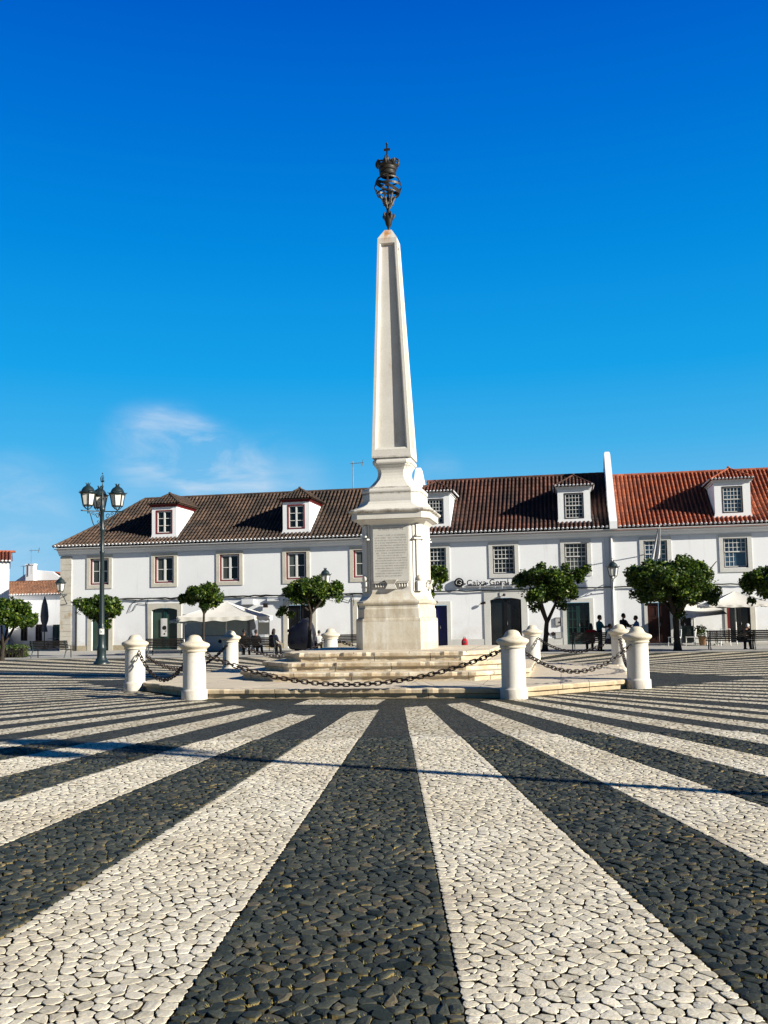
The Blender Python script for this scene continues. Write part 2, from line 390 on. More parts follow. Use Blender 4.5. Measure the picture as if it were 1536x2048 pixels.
# thin cirrus low on the left
mp = nd.new('ShaderNodeMapping'); mp.inputs['Scale'].default_value = (3.0, 3.0, 8.5); mp.inputs['Rotation'].default_value = (R(6), R(22), R(20))
lk.new(tc.outputs['Generated'], mp.inputs['Vector'])
cn = noise(nt, 2.6, 9, .62); cn.inputs['Distortion'].default_value = .55; lk.new(mp.outputs['Vector'], cn.inputs['Vector'])
crp = ramp(nt, [(.42, (0,0,0)), (.74, (1,1,1))]); lk.new(cn.outputs['Fac'], crp.inputs['Fac'])
def blob(d, a, b):
    d = Vector(d).normalized()
    dt = nd.new('ShaderNodeVectorMath'); dt.operation = 'DOT_PRODUCT'; dt.inputs[1].default_value = d
    lk.new(tc.outputs['Generated'], dt.inputs[0])
    r = nd.new('ShaderNodeMapRange'); r.interpolation_type = 'SMOOTHSTEP'
    r.inputs['From Min'].default_value = math.cos(R(a)); r.inputs['From Max'].default_value = math.cos(R(b))
    lk.new(dt.outputs['Value'], r.inputs['Value']); return r.outputs[0]
def px_dir(x, y):
    return tol([fw[i]+(x-768)/1879*rt[i]-(y-1092.8)/1879*up[i] for i in range(3)])
def madd(a, b, op='ADD'):
    n = nd.new('ShaderNodeMath'); n.operation = op; n.use_clamp = (op == 'ADD')
    for s_, v_ in ((n.inputs[0], a), (n.inputs[1], b)):
        if hasattr(v_, 'is_linked'): lk.new(v_, s_)
        else: s_.default_value = v_
    return n.outputs[0]
wn = noise(nt, 5.5, 4, .6); lk.new(tc.outputs['Generated'], wn.inputs['Vector'])
def wispy(x, y, a, s_):                       # a soft patch whose rim is broken up by noise
    b_ = blob(px_dir(x, y+16), a, .2)
    e_ = madd(madd(wn.outputs['Fac'], .5, 'SUBTRACT'), 1.5, 'MULTIPLY')
    n = nd.new('ShaderNodeMath'); n.operation = 'ADD'; lk.new(b_, n.inputs[0]); lk.new(e_, n.inputs[1])
    m_ = nd.new('ShaderNodeMath'); m_.operation = 'MULTIPLY'; m_.use_clamp = True; lk.new(n.outputs[0], m_.inputs[0]); lk.new(b_, m_.inputs[1])
    return madd(m_.outputs[0], s_, 'MULTIPLY')
mask = wispy(290, 872, 3.4, .75)
for x, y, a, s_ in ((350, 868, 3.2, .85), (400, 900, 3.4, .8), (455, 935, 3.6, .6), (560, 955, 4.2, .35), (470, 985, 4.2, .4), (320, 990, 5., .25), (20, 1030, 5., .5), (880, 925, 2.0, .25)):
    mask = madd(mask, wispy(x, y, a, s_))
cf = madd(madd(madd(crp.outputs['Color'], .85, 'MULTIPLY'), .16), mask, 'MULTIPLY')
cf = madd(cf, .62, 'MULTIPLY')
skyc = mixc(nt, cf, skyc, (8.4,8.7,9.2))
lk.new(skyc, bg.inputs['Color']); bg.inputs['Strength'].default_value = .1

# ------------------------------------------------------------------ the ground
def sheet(name, polys, z, m):
    b = MB()
    for p in polys: b.add([(x, y, z) for x, y in p], [tuple(range(len(p)))])
    return b.build(name, m, kind='structure')
sheet('ground', [[(-900,-900),(900,-900),(900,900),(-900,900)]], -.03, M['earth'])
KY = 17.45                                    # kerb line in front of the houses
SPC, T0 = .0563, -.01000                     # spacing of the stripe edges on the near side
def clip(poly, a, b, c):                       # keep a*x+b*y+c >= 0
    out = []
    for i in range(len(poly)):
        p, q = poly[i], poly[(i+1) % len(poly)]
        dp, dq = a*p[0]+b*p[1]+c, a*q[0]+b*q[1]+c
        if dp >= 0: out.append(p)
        if (dp >= 0) != (dq >= 0):
            t = dp/(dp-dq); out.append((p[0]+t*(q[0]-p[0]), p[1]+t*(q[1]-p[1])))
    return out
XW = 44.
sheet('dark_paving', [[(-XW,-48),(XW,-48),(XW,KY-.32),(-XW,KY-.32)]], 0, M['dark_far'])
DIA = 9.42
stripes = []
for side in range(4):
    c, s = [(1,0),(0,1),(-1,0),(0,-1)][side]
    spc, off = (SPC, T0) if side == 0 else (2/35, 0)
    for j in range(-16, 17, 2):
        t0, t1 = (j-.5)*spc+off, (j+.5)*spc+off
        def edge(t):
            if t >= 0: yy = DIA/(1+t)
            else: yy = DIA/(1-t)
            return (t*yy, -yy)
        tm = [t0] + ([0] if t0 < 0 < t1 else []) + [t1]
        near = [edge(t) for t in tm]; far = [(t*60, -60.) for t in tm]
        poly = near+far[::-1]
        poly = [(c*x-s*y, s*x+c*y) for x, y in poly]
        for pl in ((1,0,XW-.2),(-1,0,XW-.2),(0,1,47.5),(0,-1,KY-.5)): 
            poly = clip(poly, *pl)
            if not poly: break
        if len(poly) > 2: stripes.append(poly[::-1])
stripes.append([(-.80,-7.30),(.84,-7.30),(.80,-6.16),(-.80,-6.16)])
sheet('white_paving', stripes, .004, M['white_far'])
sheet('kerb_strip', [[(-XW,KY-.32),(XW,KY-.32),(XW,KY),(-XW,KY)]], .002, M['kerb'])  # flush dark strip in front of the pavement edge
pv = MB(); pv.box(-60, 60, KY, 60, -.02, .035); pv.build('pavement', M['pavement'], kind='structure')

# near cobbles are real stones
FD = Vector((-.18608, .98253)); RD = Vector((.98253, .18608)); C2 = Vector((CAM.x, CAM.y))
D0, D1 = 3.2, 12.8
def inside(x, y):
    q = Vector((x, y))-C2; d = q.dot(FD); l = q.dot(RD)
    return D0 < d < D1 and abs(l) < .43*d+.8
bedp = []
for d, sg in ((D0-.1,-1),(D0-.1,1),(D1+.1,1),(D1+.1,-1)):
    p = C2+FD*d+RD*sg*(.43*d+.9); bedp.append((p.x, p.y))
sheet('joint_bed', [bedp], .008, M['bed'])
def stripe_of(x, y):
    """white or dark, and the straight edges a stone is trimmed to"""
    if -.82 < x < .84 and -7.3 < y < -6.16: return 1, []
    t = x/(-y)-T0; j = round(t/SPC)
    lines = []
    for e, sg in ((j-.5, 1), (j+.5, -1)):
        te = e*SPC+T0
        n = math.hypot(1, te); lines.append((sg/n, sg*te/n))      # x + te*y
    if abs(x)+abs(y) < DIA: 
        return 0, []
    return (1 if j % 2 == 0 and abs(j) <= 17 else 0), lines
def cobbles():
    rnd = random.Random(3)
    sp_ = .075
    pts = []
    q = [C2+FD*d+RD*sg*(.43*d+.8) for d in (D0, D1) for sg in (-1, 1)]
    x0, x1 = min(p.x for p in q), max(p.x for p in q); y0, y1 = min(p.y for p in q), max(p.y for p in q)
    nx, ny = int((x1-x0)/sp_)+3, int((y1-y0)/(sp_*.9))+3
    def edge_dist(x, y):
        t = x/(-y)-T0; e = round(t/SPC+.5)-.5; te = e*SPC+T0
        return (x+te*y)/math.hypot(1, te), te
    for iy in range(ny):
        for ix in range(nx):
            x = x0+(ix+.5*(iy % 2)+rnd.uniform(-.42,.42))*sp_; y = y0+(iy+rnd.uniform(-.42,.42))*sp_*.9
            if not inside(x, y): continue
            if abs(x)+abs(y) > DIA and abs(edge_dist(x, y)[0]) < sp_*.92: continue
            pts.append((x, y))
    # a course of squared stones along both sides of every stripe edge
    for k in range(-30, 31):
        te = (k-.5)*SPC+T0; n_ = math.hypot(1, te)
        for sg in (-1, 1):
            y = y0
            while y < y1:
                y += sp_*rnd.uniform(.80,1.15)
                x = -te*y+sg*sp_*.46*n_+rnd.uniform(-.006,.006)
                if inside(x, y) and abs(x)+abs(y) > DIA: pts.append((x, y))
    cell = {}
    for i, (x, y) in enumerate(pts): cell.setdefault((int(math.floor(x/.1)), int(math.floor(y/.1))), []).append(i)
    W, K = MB(), MB()
    for i, (x, y) in enumerate(pts):
        white, lines = stripe_of(x, y)
        poly = [(x-.12,y-.12),(x+.12,y-.12),(x+.12,y+.12),(x-.12,y+.12)]
        cx0, cy0 = int(math.floor(x/.1)), int(math.floor(y/.1))
        for dx in (-2,-1,0,1,2):
            for dy in (-2,-1,0,1,2):
                for j in cell.get((cx0+dx, cy0+dy), ()):
                    if j == i: continue
                    o = pts[j]; a, b = x-o[0], y-o[1]
                    if a*a+b*b > .06: continue
                    poly = clip(poly, a, b, -(a*(x+o[0])+b*(y+o[1]))/2)
                    if len(poly) < 3: break
        for a, b in lines: poly = clip(poly, a, b, 0)
        if len(poly) < 3: continue
        ar = .5*sum(p[0]*q_[1]-q_[0]*p[1] for p, q_ in zip(poly, poly[1:]+poly[:1]))
        if abs(ar) < .0008: continue
        pp = []
        for p in poly:
            if not pp or math.hypot(p[0]-pp[-1][0], p[1]-pp[-1][1]) > .010: pp.append(p)
        if len(pp) < 3: continue
        cx = sum(p[0] for p in pp)/len(pp); cy_ = sum(p[1] for p in pp)/len(pp)
        ring = []
        for i_, p in enumerate(pp):
            q_ = pp[(i_+1) % len(pp)]; L_ = math.hypot(q_[0]-p[0], q_[1]-p[1])
            k = rnd.uniform(.80,.94) if rnd.random() < .7 else rnd.uniform(.68,.80)
            ring.append((cx+(p[0]-cx)*k, cy_+(p[1]-cy_)*k))
            for f_ in ((.5,) if L_ < .05 else (.3,.7)):
                k = rnd.uniform(.955,1.) if rnd.random() < .5 else rnd.uniform(.86,.95); mx = p[0]+(q_[0]-p[0])*f_+rnd.uniform(-.003,.003); my = p[1]+(q_[1]-p[1])*f_+rnd.uniform(-.003,.003)
                ring.append((cx+(mx-cx)*k, cy_+(my-cy_)*k))
        tl = .03 if white else .075
        h = .024+rnd.gauss(0,.0018 if white else .003); gx, gy = rnd.gauss(0,tl), rnd.gauss(0,tl)
        dome = rnd.uniform(-.0006,.0012) if white else rnd.uniform(.0,.005)
        n = len(ring); v = []; f = []
        def top(px, py, k, dz):
            X, Y = cx+(px-cx)*k, cy_+(py-cy_)*k
            return (X, Y, h+gx*(X-cx)+gy*(Y-cy_)+dz)
        v += [(p[0], p[1], .004) for p in ring]
        v += [top(p[0], p[1], rnd.uniform(.985,1.), (-.0045 if white else -.007)+rnd.uniform(-.0015,.001)) for p in ring]
        v += [top(p[0], p[1], rnd.uniform(.93,.965), -.0010+rnd.uniform(-.0006,.0006)) for p in ring]
        v += [top(p[0], p[1], rnd.uniform(.45,.6), dome+rnd.uniform(-.0007,.0007)) for p in ring]
        v.append((cx, cy_, h+dome))
        side = []
        for k in range(n):
            k2 = (k+1) % n; side.append((k, k2, n+k2, n+k))
        for r_ in (1, 2):
            for k in range(n):
                k2 = (k+1) % n; f.append((r_*n+k, r_*n+k2, (r_+1)*n+k2, (r_+1)*n+k))
        for k in range(n): f.append((3*n+k, 3*n+(k+1) % n, 4*n))
        B = W if white else K; o_ = len(B.v)
        B.add(v, f, 0, True)
        for q2 in range(1, 2*n+1): B.s[-q2] = False
        for s_ in side: B.f.append(tuple(i2+o_ for i2 in s_)); B.m.append(1); B.s.append(False)
    W.build('white_cobbles', [M['white_cobble'], M['joint_dark']], kind='structure'); K.build('dark_cobbles', [M['dark_cobble'], M['joint_sand']], kind='structure')
    # dry weeds in the joints
    wd = MB()
    for _ in range(16000):
        a = rnd.choice(pts); an = rnd.uniform(0, 6.28)
        x, y = a[0]+.046*math.cos(an), a[1]+.046*math.sin(an)
        white, _l = stripe_of(x, y)
        if white and rnd.random() < .8: continue
        d = (Vector((x, y))-C2).dot(FD)
        if rnd.random() > 1.25-d/9: continue
        if math.sin(x*2.1+1)*math.sin(y*1.7)+rnd.uniform(-.9,.9) < .05: continue
        for _b in range(rnd.randint(3,8)):
            an = rnd.uniform(0, 6.28); L = rnd.uniform(.010,.027); wv = rnd.uniform(.0025,.0045)
            bx, by = x+rnd.uniform(-.015,.015), y+rnd.uniform(-.015,.015)
            dx, dy = math.cos(an), math.sin(an)
            wd.add([(bx-dy*wv,by+dx*wv,.012),(bx+dy*wv,by-dx*wv,.012),(bx+dx*L*.9,by+dy*L*.9,.021+L*.4)], [(0,1,2)])
    o = wd.build('weeds', M['weed']); tag(o, 'small dry weeds growing in the joints of the dark cobbles', 'weeds', kind='stuff')
cobbles()

# ------------------------------------------------------------------ monument
def chamf(a, b, z, cx=0, cy=0):
    return [(cx+x, cy+y, z) for x, y in ((-b,-a),(b,-a),(a,-b),(a,b),(b,a),(-b,a),(-a,b),(-a,-b))]
def slab_ring(a, b, z, inset, rnd, amp, chips=0., stepl=.11):
    """many points round a chamfered square, with irregular wear"""
    base = chamf(a, b, z); out = []
    for i in range(8):
        p, q = Vector(base[i]), Vector(base[(i+1) % 8]); n = max(2, int((q-p).length/stepl)) 
        d = (q-p).normalized(); nrm = Vector((-d.y, d.x, 0))      # inward
        for k in range(n):
            pt = p+(q-p)*(k/n)
            out.append((pt, nrm if k else (nrm*.5+Vector((-(pt.x), -(pt.y), 0)).normalized()*.6)))
    return out
def worn_slab(name, a, b, z0, z1, m, parent, nose=.035, seed=1):
    rnd = random.Random(seed); ring = slab_ring(a, b, 0, 0, rnd, 0)
    N = len(ring); chips = [0.]*N
    i = 0
    while i < N:
        if rnd.random() < .2:
            L = rnd.randint(1, 5); dpt = rnd.uniform(.015,.075)
            for k in range(L):
                if i+k < N: chips[i+k] = dpt*rnd.uniform(.5,1)
            i += L
        i += 1
    wob = [rnd.gauss(0,.004) for _ in range(N)]
    hgt = z1-z0
    prof = [(z0, nose, 0), (z0+hgt*.46, nose*.97, 0), (z0+hgt*.52, nose*.75, .15), (z0+hgt*.58, .006, .5), (z1-.03, 0, .8), (z1-.010, .006, 1), (z1, .022, 1)]
    secs = []
    for z, ins, ch in prof:
        secs.append([tuple(p+n*(ins+chips[k]*ch+wob[k])+Vector((0,0,z-chips[k]*.25*ch if ch == 1 else z))) for k, (p, n) in enumerate(ring)])
    mb = MB(); mb.loft(secs, smooth=False, capb=False, capt=False)
    top = secs[-1]; n = len(top)
    inner = [(x*.5, y*.5, z1) for x, y, z in top]
    mb.loft([top, inner], capb=False, capt=True)
    return mb.build(name, m, parent)
mon = thing('obelisk', 'tall white stone obelisk on stepped base, bronze crowned sphere at its tip', 'monument')
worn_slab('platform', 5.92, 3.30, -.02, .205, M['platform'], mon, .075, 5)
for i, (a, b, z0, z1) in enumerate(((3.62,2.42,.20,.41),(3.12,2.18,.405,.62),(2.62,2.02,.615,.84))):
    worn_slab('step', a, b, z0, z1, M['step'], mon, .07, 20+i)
def jring(a, b, z): return chamf(a, b, z)
def jring_stepped(a, b, z):                  # outline with a stepped corner
    e = (a-b)*.28
    P = []
    q = [(-b,-a),(b,-a),(b,-a+e),(b+e*1.25,-a+e*1.25),(a-e,-b),(a,-b)]
    for k in range(4):
        c, s = [(1,0),(0,1),(-1,0),(0,-1)][k]
        for x, y in q[1:]:
            P.append((c*x-s*y, s*x+c*y, z))
    return P
pb = MB()
pb.loft([jring(*t) for t in ((.985,.765,.83),(.985,.765,1.60),(.975,.755,1.645),(.945,.725,1.66))], capb=False, capt=False)
pb.build('pedestal_base', M['plinth'], mon)
pb = MB()
pb.loft([jring(*t) for t in ((.945,.725,1.66),(.94,.72,1.90),(.915,.70,1.93),(.915,.70,2.00),(.955,.735,2.035),(.965,.745,2.07),(.955,.735,2.10),(.93,.70,2.115),(.90,.64,2.16),(.868,.575,2.23),(.85,.53,2.31),(.845,.515,2.36))], capb=False, capt=False)
pb.build('pedestal_moulding', M['plinth'], mon)
db = MB()
db.loft([jring(*t) for t in ((.845,.515,2.36),(.845,.505,4.14))], capb=False, capt=False)
for k in range(4):                           # pilaster strips and ornament on the four corners and sides
    Mz = Matrix.Rotation(k*math.pi/2, 4, 'Z')
    Mc = Matrix.Rotation(k*math.pi/2+math.pi/4, 4, 'Z')
    dd = (.845+.505)/math.sqrt(2)
    db.box(-.16,.16,-dd-.03,-dd+.10,2.36,4.12, M=Mc)
    db.box(-.075,.075,-dd-.075,-dd+.05,2.36,4.12, M=Mc)
    db.box(-.09,.09,-dd-.12,-dd,2.36,2.62, M=Mc); db.ball((0,-dd-.09,2.70),(.085,.06,.09), M=Mc); db.ball((-.06,-dd-.03,2.62),(.05,.05,.06), M=Mc); db.ball((.06,-dd-.03,2.62),(.05,.05,.06), M=Mc)
    db.box(-.18,.18,-dd-.115,-dd+.08,3.72,3.76, M=Mc); db.box(-.11,.11,-dd-.13,-dd+.08,3.80,3.84, M=Mc)
    # apron below the inscription with a keystone and drops
    v = [(-.20,-.862,2.40),(.20,-.862,2.40),(.20,-.95,2.40),(-.20,-.95,2.40),(-.16,-.86,2.66),(.16,-.86,2.66),(.16,-.97,2.66),(-.16,-.97,2.66)]
    db.loft([[ (-.15,-.95,2.42),(.15,-.95,2.42),(.15,-.84,2.42),(-.15,-.84,2.42)],[(-.09,-.93,2.55),(.09,-.93,2.55),(.09,-.84,2.55),(-.09,-.84,2.55)],[(-.17,-.985,2.66),(.17,-.985,2.66),(.17,-.84,2.66),(-.17,-.84,2.66)]]) if k == 0 else db.loft([[tuple(Mz @ Vector(p)) for p in s] for s in ([(-.15,-.95,2.42),(.15,-.95,2.42),(.15,-.84,2.42),(-.15,-.84,2.42)],[(-.09,-.93,2.55),(.09,-.93,2.55),(.09,-.84,2.55),(-.09,-.84,2.55)],[(-.17,-.985,2.66),(.17,-.985,2.66),(.17,-.84,2.66),(-.17,-.84,2.66)])])
    db.box(-.46,-.17,-.905,-.84,2.575,2.605, M=Mz); db.box(.17,.46,-.905,-.84,2.575,2.605, M=Mz)
    for i in range(4):
        for sg in (-1,1):
            x = sg*(.215+i*.068)
            db.lathe([(.012,2.575),(.026,2.50),(.028,2.485),(.02,2.47)], 8, (x,-.875,0), M=Mz)
db.build('die', M['monument'], mon)
# inscribed panel with a heading and lines of weathered lettering
ins = MB(); ins.box(-.475,.475,-.862,-.84,2.62,4.08); panel = ins.build('inscription_panel', M['panel_stone'], mon)
lt = MB(); rnd = random.Random(4)
def stroke_row(z, h, x0, x1, gap, yy=-.8632, full=True):
    x = x0
    while x < x1-h*.4:
        wv = h*rnd.uniform(.45,.75)
        if rnd.random() < .13: x += h*.55; continue
        k = rnd.randint(0, 4); t = h*.17
        def st(a0,a1,b0,b1): lt.add([(x+a0*wv,yy,z+b0*h),(x+a1*wv,yy,z+b0*h),(x+a1*wv,yy,z+b1*h),(x+a0*wv,yy,z+b1*h)], [(0,1,2,3)])
        st(0,.22,0,1)
        if k in (0,1): st(.78,1,0,1)
        if k in (0,3,4): st(.22,.85,.84,1)
        if k in (3,4): st(.22,.9,0,.16)
        if k in (1,2,3): st(.22,.78,.44,.58)
        x += wv+h*gap
stroke_row(3.965, .065, -.36, .37, .25)
z = 3.82
while z > 2.74:
    a = rnd.choice((-.42,-.42,-.42,-.36)); b = rnd.choice((.43,.43,.40,.30))
    stroke_row(z, .030, a, b, .22); z -= .067
lt.build('lettering', M['ink'], panel)
cb = MB()
cb.loft([chamf(*t) for t in ((.85,.52,4.12),(.87,.56,4.15),(.885,.60,4.165),(.93,.68,4.215),(.975,.755,4.235),(1.005,.80,4.245),(1.005,.80,4.255),(1.045,.855,4.262),(1.045,.855,4.415),(1.06,.87,4.43),(1.105,.905,4.455),(1.115,.915,4.475),(1.115,.915,4.50),(1.09,.89,4.51),(1.02,.80,4.545),(.945,.69,4.60),(.89,.60,4.67),(.865,.565,4.745))], capb=False, capt=False)
cb.build('cornice', M['monument'], mon)
cb = MB()
cb.loft([jring(*t) for t in ((.80,.555,4.735),(.80,.555,4.97))], capt=True)
cb.loft([chamf(*t) for t in ((.77,.53,4.972),(.80,.55,4.985),(.815,.56,5.02),(.815,.56,5.06),(.80,.55,5.095),(.77,.53,5.11),(.715,.49,5.115),(.715,.49,5.145),(.66,.46,5.165),(.59,.425,5.225),(.53,.38,5.30),(.46,.33,5.39),(.425,.305,5.48),(.415,.295,5.56),(.425,.31,5.64),(.46,.34,5.72),(.50,.375,5.765),(.50,.375,5.785),(.525,.40,5.80),(.54,.41,5.83),(.54,.41,5.865),(.53,.40,5.905),(.50,.38,5.925),(.50,.38,5.97))])
for k in range(4):
    Mc = Matrix.Rotation(k*math.pi/2+math.pi/4, 4, 'Z')
    cb.tube([(0,-.58,5.27),(0,-.50,5.36),(0,-.455,5.5),(0,-.47,5.66),(0,-.55,5.77),(0,-.62,5.83),(0,-.62,5.89),(0,-.56,5.90)], .055, 8, M=Mc)
cb.build('neck', M['monument'], mon)
# shaft with a sunk panel on each face
sh = MB()
zb, zt, hb, ht = 5.965, 12.14, .535, .268
def cx_(z): return -.05*(z-zb)/(zt-zb)
for k in range(4):
    c, s = [(1,0),(0,1),(-1,0),(0,-1)][k]
    def P(u, z, d=0.):                       # u in -1..1 across the face
        h = hb+(ht-hb)*(z-zb)/(zt-zb)
        x, y = u*h, -(h-d)
        return (c*x-s*y+cx_(z), s*x+c*y, z)
    def U(z, inset):
        h = hb+(ht-hb)*(z-zb)/(zt-zb); return 1-inset/h
    z1, z2 = zb+.22, zt-.15
    bo = [P(-1,zb),P(1,zb),P(1,zt),P(-1,zt)]
    fr, be = .085, .125
    i1 = [P(-U(z1,fr),z1),P(U(z1,fr),z1),P(U(z2,fr*.8),z2),P(-U(z2,fr*.8),z2)]
    i2 = [P(-U(z1+.05,be),z1+.05,.022),P(U(z1+.05,be),z1+.05,.022),P(U(z2-.03,be*.8),z2-.03,.022),P(-U(z2-.03,be*.8),z2-.03,.022)]
    i3 = [P(-U(z1+.06,be),z1+.06,.125),P(U(z1+.06,be),z1+.06,.125),P(U(z2-.04,be*.8),z2-.04,.066),P(-U(z2-.04,be*.8),z2-.04,.066)]
    v = bo+i1+i2+i3; f = []
    for r_ in range(3):
        for q in range(4):
            q2 = (q+1) % 4; f.append((r_*4+q, r_*4+q2, (r_+1)*4+q2, (r_+1)*4+q))
    f.append((12,13,14,15)); sh.add(v, f)
x_ = cx_(zt)
sq = lambda h, z: [(x_-h,-h,z),(x_+h,-h,z),(x_+h,h,z),(x_-h,h,z)]
sh.loft([sq(ht, zt), sq(.10, 12.43)], capb=False)
h = hb; sh.add([(-h,-h,zb),(h,-h,zb),(h,h,zb),(-h,h,zb)], [(3,2,1,0)])
m_shaft, nts, bs_ = M['monument'].copy(), None, None
m_shaft.name = 'obelisk_shaft_limestone'; nts = m_shaft.node_tree; bs_ = nts.nodes['Principled BSDF']
# rust that has run down from the bronze
old = bs_.inputs['Base Color'].links[0].from_socket
pos = worldpos(nts); sp3 = nts.nodes.new('ShaderNodeSeparateXYZ'); nts.links.new(pos, sp3.inputs[0])
zr = ramp(nts, [(0,(0,0,0)),(.62,(.15,.15,.15)),(.9,(1,1,1)),(1,(.6,.6,.6))]); mr = nts.nodes.new('ShaderNodeMapRange'); mr.inputs['From Min'].default_value = 11.1; mr.inputs['From Max'].default_value = 12.43
nts.links.new(sp3.outputs['Z'], mr.inputs['Value']); nts.links.new(mr.outputs[0], zr.inputs['Fac'])
nr = noise(nts, 7, 4, .6, pos, (1.6,1.6,.16)); rr = ramp(nts, [(.30,(0,0,0)),(.50,(1,1,1))]); nts.links.new(nr.outputs['Fac'], rr.inputs['Fac'])
ab = nts.nodes.new('ShaderNodeMath'); ab.operation = 'ABSOLUTE'
ad = nts.nodes.new('ShaderNodeMath'); ad.operation = 'ADD'; ad.inputs[1].default_value = .07
nts.links.new(sp3.outputs['X'], ad.inputs[0]); nts.links.new(ad.outputs[0], ab.inputs[0])
xr = ramp(nts, [(.05,(1,1,1)),(.16,(0,0,0))]); nts.links.new(ab.outputs[0], xr.inputs['Fac'])
fac = mixc(nts, 1., mixc(nts, 1., zr.outputs['Color'], rr.outputs['Color'], 'MULTIPLY'), xr.outputs['Color'], 'MULTIPLY')
nts.links.new(mixc(nts, fac, old, (.50,.21,.045)), bs_.inputs['Base Color'])
sh.build('shaft', m_shaft, mon)
# bronze finial: vase, twisted stem, leaves, armillary sphere, crown and cross
fx = -.045
fb = MB()
fb.lathe([(.03,12.40),(.035,12.50),(.05,12.56),(.085,12.62),(.10,12.70),(.12,12.76),(.145,12.83),(.13,12.90),(.08,12.95),(.06,12.98),(.05,13.02)], 16, (fx,0,0))
for k in range(5):
    a = 2*math.pi*k/5+.3
    fb.tube([(fx+.12*math.cos(a),.12*math.sin(a),12.78),(fx+.17*math.cos(a),.17*math.sin(a),12.88),(fx+.15*math.cos(a),.15*math.sin(a),12.95)], [.02,.03,.008], 6)
fb.tube([(fx,0,12.95),(fx,0,14.0)], .032, 8)
for ph in (0, 2.1, 4.2):
    fb.tube([(fx+(.035+.03*t)*math.cos(ph+t*7), (.035+.03*t)*math.sin(ph+t*7), 12.98+.42*t) for t in [i/16 for i in range(17)]], .018, 6)
fb.build('stem', M['bronze'], mon)
lf = MB()
for k in range(6):
    a = 2*math.pi*k/6+.2
    pts = [(fx+r_*math.cos(a), r_*math.sin(a), z) for r_, z in ((.04,13.08),(.10,13.2),(.15,13.32),(.20,13.42),(.27,13.52),(.33,13.56))]
    lf.tube(pts, [.02,.028,.03,.03,.022,.01], 6)
    lf.tube([(fx+(.12+.03*math.cos(t))*math.cos(a), (.12+.03*math.cos(t))*math.sin(a), 13.22+.05*math.sin(t)) for t in [i*.7 for i in range(9)]], .012, 5)
lf.build('acanthus_leaves', M['bronze_light'], mon)
ar = MB()
def ring(mb, c, r_, tilt, az, wd=.05, n=40, thk=.012):
    Mr = Matrix.Translation(c) @ Matrix.Rotation(az, 4, 'Z') @ Matrix.Rotation(tilt, 4, 'X')
    prof = [(r_,-wd/2),(r_,wd/2),(r_-thk,wd/2),(r_-thk,-wd/2),(r_,-wd/2)]
    mb.lathe(prof, n, (0,0,0), M=Mr, cap=False, smooth=False)
cs = (fx,0,13.70)
ring(ar, cs, .375, R(90), R(8)); ring(ar, cs, .37, R(90), R(100)); ring(ar, cs, .385, 0, 0, .06); ring(ar, cs, .38, R(27), R(75), .075)
for zz in (.2, -.2): ring(ar, (fx,0,13.70+zz), .32, 0, 0, .04)
ar.build('armillary_sphere', M['bronze'], mon)
cr_ = MB()
cr_.lathe([(.20,14.02),(.235,14.06),(.235,14.09),(.21,14.10),(.225,14.16),(.25,14.17),(.25,14.20),(.235,14.205),(.26,14.27),(.285,14.29),(.29,14.32)], 28, (fx,0,0), cap=False)
for k in range(8):
    a = 2*math.pi*k/8
    def q(r_, z, da=0): return (fx+r_*math.cos(a+da), r_*math.sin(a+da), z)
    cr_.tube([q(.275,14.29),q(.315,14.37),q(.32,14.43)], [.035,.04,.02], 6)
    cr_.tube([q(.29,14.31,.2),q(.325,14.37,.17),q(.335,14.41,.10)], [.018,.022,.008], 5)
    cr_.tube([q(.29,14.31,-.2),q(.325,14.37,-.17),q(.335,14.41,-.10)], [.018,.022,.008], 5)
    cr_.ball(q(.315,14.36,.39), .022, nu=8, nv=5)
    if k % 2 == 0:
        cr_.tube([q(.30,14.38),q(.32,14.45),q(.26,14.50),q(.15,14.50),q(.05,14.46)], .028, 6)
cr_.build('crown', M['bronze'], mon)
xb = MB()
xb.lathe([(.02,14.40),(.05,14.47),(.065,14.53),(.05,14.59),(.025,14.62),(.02,14.68)], 12, (fx-.01,0,0))
xb.box(fx-.03,fx+.01,-.02,.02,14.66,14.98); xb.box(fx-.10,fx+.08,-.018,.018,14.77,14.83); xb.ball((fx-.01,0,14.97),.035,nu=8,nv=6)
xb.build('cross', M['bronze'], mon)

# ------------------------------------------------------------------ bollards and chains
BA, BB = 5.986, 3.379
bp = [(-BB,-BA),(BB,-BA),(BA,-BB),(BA,BB),(BB,BA),(-BB,BA),(-BA,BB),(-BA,-BB)]
names = ['white stone bollard at the left end of the front chain','white stone bollard at the right end of the front chain, nearest to the camera',
 'white stone bollard overlapping another one, in front on the right','white stone bollard half hidden behind the right front one',
 'white stone bollard in front of the dark trunk of the right-hand bushy tree','white stone bollard of which only the cap shows above the steps, left of the pedestal',
 'white stone bollard beside the three seated people, right of the left front ones','white stone bollard farthest left, in front of the shop window, chain shadow on it']
b0 = thing('bollard', names[0], 'bollard', (*bp[0],0), .2, 'stone bollards round the monument')
MB().lathe([(.275,-.02),(.275,.185),(.268,.20),(.248,.205),(.243,.24),(.240,.98),(.243,1.005)], 40, cap=True).build('shaft', M['bollard'], b0)
MB().lathe([(.243,1.005),(.262,1.01),(.266,1.03),(.258,1.045),(.262,1.06),(.285,1.085),(.315,1.11),(.328,1.14),(.318,1.17),(.28,1.195),(.22,1.215),(.178,1.24),(.160,1.27),(.148,1.30),(.122,1.335),(.08,1.358),(.035,1.368),(.002,1.37)], 40, cap=False).build('cap', M['bollard_cap'], b0)
rg = MB()
b_all = [b0]
for i in range(1, 8):
    c_ = again(b0, names[i], (*bp[i],0), i*.7); b_all.append(c_)
